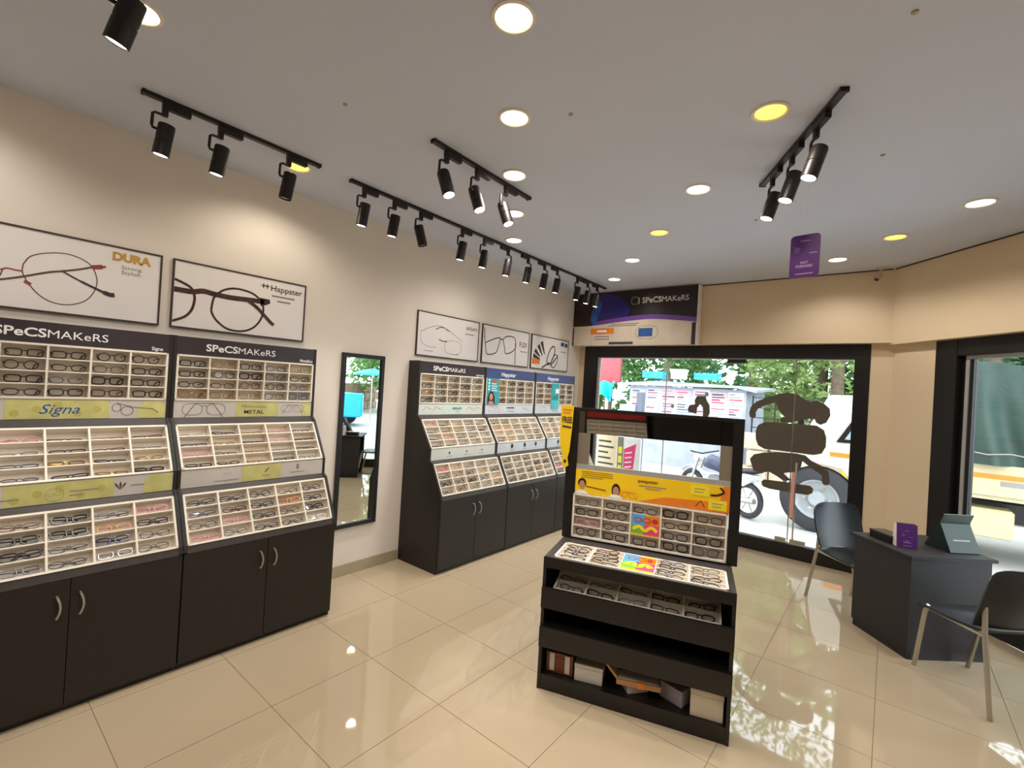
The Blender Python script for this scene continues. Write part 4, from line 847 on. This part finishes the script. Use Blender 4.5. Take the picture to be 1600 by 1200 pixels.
tree('broad light green tree right of the booth', 2.3, 16.4, 9.0, 2.8, 2, .18, 6400, M_lf[1], 1.2, 0, 4)
tree('bluish green tree behind the truck cab', 5.9, 18.2, 9.5, 3.4, 2, .2, 6400, M_lf[2], 1.0, 0, 5)
tree('green tree behind the covered truck', 9.8, 15.5, 8.5, 2.8, 2, .2, 4600, M_lf[0], 1.2, 0, 6)
tree('large tree beyond the corner seen in the wall mirror', 20.5, 16.5, 8.0, 4.5, 2, .25, 4600, M_lf[0], 2.2, 0, 7, .22)
tree('tree at the far left of the street', -9.5, 18.5, 6.0, 2.6, 2, .2, 1800, M_lf[2], 1.8, 0, 8, .16)
for k, (x, m, lab) in enumerate(((-12, 0, 'distant dark tree at the far left behind the booth'), (-5.5, 2, 'distant tree behind the booth, left'), (1, 0, 'distant tree behind the booth, right'), (7.5, 2, 'distant tree behind the truck cab'), (14, 0, 'distant tree behind the covered truck'))):
    tree(lab, x, 25.0+(k % 2)*3, 11.5, 5.2, 2, .3, 5000, M_lf[m], .8, 0, 20+k, .36)
sb = empty('sign_board', (.05, 5.45, -.03), label='beige street sign board with lines of writing, left outside', cat='sign'); bx('panel', mat('beige_board', (222, 204, 168), .6), sb, 0, .33, 0, .03, .50, 1.10)
for x in (.02, .28): bx('leg', M_blk, sb, x, x+.03, .005, .025, 0, .50)
p = Print(sb, (0, -.0005, .50), (1, 0, 0), (0, 0, 1))
for k in range(6): p.stroke('print', M_ink, [(.03, .06+.085*k), (.20+.09*((k*5) % 3)/2, .06+.085*k)], .028, 1)
p.done()
sb = empty('sign_board', (.40, 5.45, -.03), label='pink and white street sign board beside the beige one', cat='sign'); bx('panel', M_white, sb, 0, .37, 0, .03, .50, 1.08)
for x in (.02, .32): bx('leg', M_blk, sb, x, x+.03, .005, .025, 0, .50)
p = Print(sb, (0, -.0005, .50), (1, 0, 0), (0, 0, 1)); p.rect('print', mat('olive_grey', (130, 128, 112), .6), .0, .10, 0, .58, 1); p.poly('print', M_pink, [(.11, 0), (.26, 0), (.30, .50), (.11, .40)], 1)
for k in range(3): p.rect('print', M_yel2, .02, .08, .05+.14*k, .15+.14*k, 2)
for k in range(5): p.stroke('print', M_white, [(.13, .06+.07*k), (.24, .085+.07*k)], .02, 2)
p.done()
# motorbike
M_ty = mat('tyre_rubber', (54, 54, 58), .8); M_bw2 = mat('bike_white', (214, 216, 222), .35); M_bd = mat('bike_navy', (58, 62, 84), .35)
mb_a = math.atan2(.62, -1.12)
mk = empty('motorbike', (1.81, 7.50, GZ), mb_a, label='white and navy motorbike parked outside the street window', cat='motorbike')
def wheel(par, x, r, nm):
    w = MB(); w.tube([(x+r*.86*math.cos(q), 0, r+r*.86*math.sin(q)) for q in (2*math.pi*i/28 for i in range(28))], r*.15, 8, closed=True); W_ = w.build(nm, M_ty, par, smooth=True)
    MB().tube([(x+r*.70*math.cos(q), 0, r+r*.70*math.sin(q)) for q in (2*math.pi*i/28 for i in range(28))], r*.04, 6, closed=True).build('rim', M_steel, W_, smooth=True)
    for i in range(6):
        q = math.pi*2*i/6; MB().tube([(x, 0, r), (x+r*.7*math.cos(q), 0, r+r*.7*math.sin(q))], r*.035, 5).build('spoke', M_steel, W_)
    MB().lathe([(r*.16, -.05), (r*.16, .05)], (x, 0, r), (0, 1, 0), 14).build('hub', M_steel, W_)
wheel(mk, 0, .30, 'wheel'); wheel(mk, 1.26, .30, 'wheel')
MB().tube([(1.26, .07, .30), (1.06, .07, .85)], .025).build('fork', M_steel, mk); MB().tube([(1.26, -.07, .30), (1.06, -.07, .85)], .025).build('fork', M_steel, mk)
MB().tube([(.98, -.34, .98), (1.04, -.2, .95), (1.05, 0, .92), (1.04, .2, .95), (.98, .34, .98)], .014).build('handlebar', M_blk, mk, smooth=True)
MB().tube([(.95, 0, .74), (.80, 0, .80), (.62, 0, .78), (.50, 0, .70)], [.07, .14, .13, .07], 12).build('fuel_tank', M_bd, mk, smooth=True)
MB().tube([(.52, 0, .74), (.25, 0, .74), (-.12, 0, .80), (-.25, 0, .82)], [.08, .11, .10, .05], 10, flat=.5).build('seat', M_blk, mk, smooth=True)
MB().box(.42, .80, -.11, .11, .26, .58).build('engine', mat('engine_grey', (130, 130, 136), .4, .5), mk, bevel=.03); MB().tube([(.60, .12, .32), (.2, .14, .28), (-.25, .14, .34)], [.025, .035, .05], 10).build('exhaust', M_steel, mk, smooth=True)
MB().prism([(.30, -.09, .50), (.05, -.09, .52), (-.30, -.09, .74), (.25, -.09, .74)], (0, .18, 0)).build('side_cover', M_bw2, mk, bevel=.02); MB().lathe([(.0, .08), (.08, .06), (.09, -.02), (.04, -.08)], (1.12, 0, .84), (1, 0, .1), 14).build('headlamp', M_bw2, mk, smooth=True)
MB().tube([(1.26+.36*math.cos(q), 0, .30+.36*math.sin(q)) for q in (math.radians(a) for a in range(40, 150, 10))], .05, 8, flat=.4).build('mudguard', M_bw2, mk, smooth=True); MB().tube([(.36*math.cos(q), 0, .30+.36*math.sin(q)) for q in (math.radians(a) for a in range(50, 180, 10))], .05, 8, flat=.4).build('mudguard', M_bw2, mk, smooth=True)
MB().tube([(0, .06, .30), (.45, .06, .36)], .02).build('swing_arm', M_blk, mk)
# truck
M_tw = mat('truck_white', (196, 194, 184), .35, var=.04); M_cream = mat('truck_cream', (196, 184, 146), .5, var=.06); M_tarp = mat('truck_tarp', (44, 66, 58), .6, var=.2, scale=2)
tk = empty('truck', (2.38, 7.4, GZ), 0, label='white truck with a dark green covered bed parked outside', cat='truck')
cabp = [(0, .55), (0, 1.10), (.10, 1.30), (.50, 2.12), (1.72, 2.16), (1.72, .55), (.92, .55), (.86, .82), (.70, 1.02), (.42, 1.06), (.16, .96), (.02, .70)]
MB().prism([(x, 0, z) for x, z in cabp], (0, 1.9, 0)).build('cab', M_tw, tk, bevel=.03)
MB().prism([(.62, -.012, 1.42), (1.45, -.012, 1.42), (1.45, -.012, 1.98), (.92, -.012, 1.98)], (0, .012, 0)).build('window_frame', M_blk, tk); MB().prism([(.72, -.018, 1.47), (1.40, -.018, 1.47), (1.40, -.018, 1.93), (.96, -.018, 1.93)], (0, .006, 0)).build('window_glass', mat('truck_glass', (150, 170, 176), .08), tk)
bx('stripe', M_org, tk, .55, 1.70, -.008, 0, 1.20, 1.26); bx('door_handle', M_blk, tk, 1.5, 1.62, -.02, 0, 1.10, 1.14); MB().tube([(.35, -.02, 1.5), (.2, -.14, 1.6)], .015).build('mirror_arm', M_blk, tk); bx('wing_mirror', M_blk, tk, .15, .22, -.24, -.10, 1.45, 1.8)
def twheel(x):
    b = MB().lathe([(.30, -.0), (.46, .0), (.50, .03), (.50, .22), (.46, .25), (.30, .25)], (x, .02, .51), (0, 1, 0), 32, False).build('wheel', M_ty, tk, smooth=True)
    MB().lathe([(.30, .02), (.27, .03), (.25, .09), (.14, .10), (.10, .02), (.0, .01)], (x, .02, .51), (0, 1, 0), 28, False).build('rim', mat('wheel_grey', (170, 174, 178), .4, .2), b, smooth=True)
    for i in range(6): MB().lathe([(.022, 0), (.022, .03)], (x+.17*math.cos(i*1.047), .085, .51+.17*math.sin(i*1.047)), (0, 1, 0), 8).build('lug_nut', M_steel, b)
twheel(.40); twheel(4.1)
bx('chassis', M_blk, tk, .9, 5.0, .4, 1.5, .55, .80); bx('tool_box', M_cream, tk, 1.85, 2.5, .05, .5, .38, .75, bevel=.02)
bx('bed_floor', M_cream, tk, 1.80, 5.1, 0, 1.9, .88, .96)
for i in range(4): bx('side_board', M_cream, tk, 1.80+i*.825, 1.80+i*.825+.815, -.03, 0, .93, 1.33, bevel=.01)
bx('stripe', M_org, tk, 1.80, 5.1, -.036, -.03, 1.15, 1.21)
p = Print(tk, (1.8, -.0365, .93), (1, 0, 0), (0, 0, 1)); p.stroke('print', M_inkg, [(.55, .17), (1.0, .17)], .06, 1); p.done()
def tarps(u, v):
    x = 1.78+3.34*u; fold = .085*math.sin(u*34+1.5*math.sin(v*3))+.03*math.sin(u*71+v*5)
    return (x, -.09+fold*(1-.4*v), 1.33+1.28*v+.03*math.sin(u*18)*v)
MB().grid(tarps, 90, 10).build('tarpaulin', M_tarp, tk, smooth=True, solid=.02); bx('tarpaulin_top', M_tarp, tk, 1.78, 5.12, -.03, 1.93, 2.52, 2.60, bevel=.03); bx('tarpaulin_rear', M_tarp, tk, 1.78, 1.82, 0, 1.9, 1.33, 2.55); bx('tarpaulin_rear', M_tarp, tk, 5.08, 5.12, 0, 1.9, 1.33, 2.55)
MB().tube([(1.8+.2*i, -.19, 1.46+.03*(i % 2)) for i in range(17)], .008, 5).build('rope', M_inkg, tk)
# things beyond the corner seen in the wall mirror
bt = empty('blue_lorry', (15.8, 7.9, GZ), math.radians(125), label='bright blue vehicle beyond the corner, seen in the wall mirror', cat='vehicle')
M_bl = mat('lorry_blue', (30, 160, 220), .4)
MB().prism([(0, 0, .4), (3.2, 0, .4), (3.2, 0, 1.3), (1.5, 0, 1.35), (1.3, 0, 2.1), (.1, 0, 2.1), (0, 0, 1.3)], (0, 1.7, 0)).build('body', M_bl, bt, bevel=.05); bx('window_glass', MATS['truck_glass'], bt, .2, 1.2, -.01, 0, 1.4, 1.95)
for x in (.6, 2.6): MB().lathe([(.2, -.03), (.36, -.03), (.36, .2), (.2, .2)], (x, 0, .36), (0, 1, 0), 24).build('wheel', M_ty, bt)
for z in (.7, .95): bx('bumper_bar', M_white, bt, 0, 3.2, -.03, 0, z, z+.06)
pa = empty('parasol', (15.0, 11.6, GZ), label='blue street parasol on a pole, seen in the wall mirror', cat='parasol')
MB().tube([(0, 0, 0), (0, 0, 2.35)], .03).build('pole', M_steel, pa); MB().lathe([(.0, 2.42), (.45, 2.34), (.85, 2.18), (.87, 2.10)], n=8).build('canopy', M_bl, pa)
cwl = empty('compound_wall', (17.5, 10.0, GZ), math.radians(50), label='brown rubble wall beyond the corner, seen in the wall mirror', cat='wall')
for i in range(9):
    for j in range(3): MB().box(i*1.1+(j % 2)*.4, i*1.1+(j % 2)*.4+1.08, BR.uniform(-.1, .05), .5, j*.55, j*.55+.53).build('stone', mat('brown_stone', (150, 128, 104), .9, var=.3, scale=4, bump=.4, bscale=6), cwl, bevel=.05)
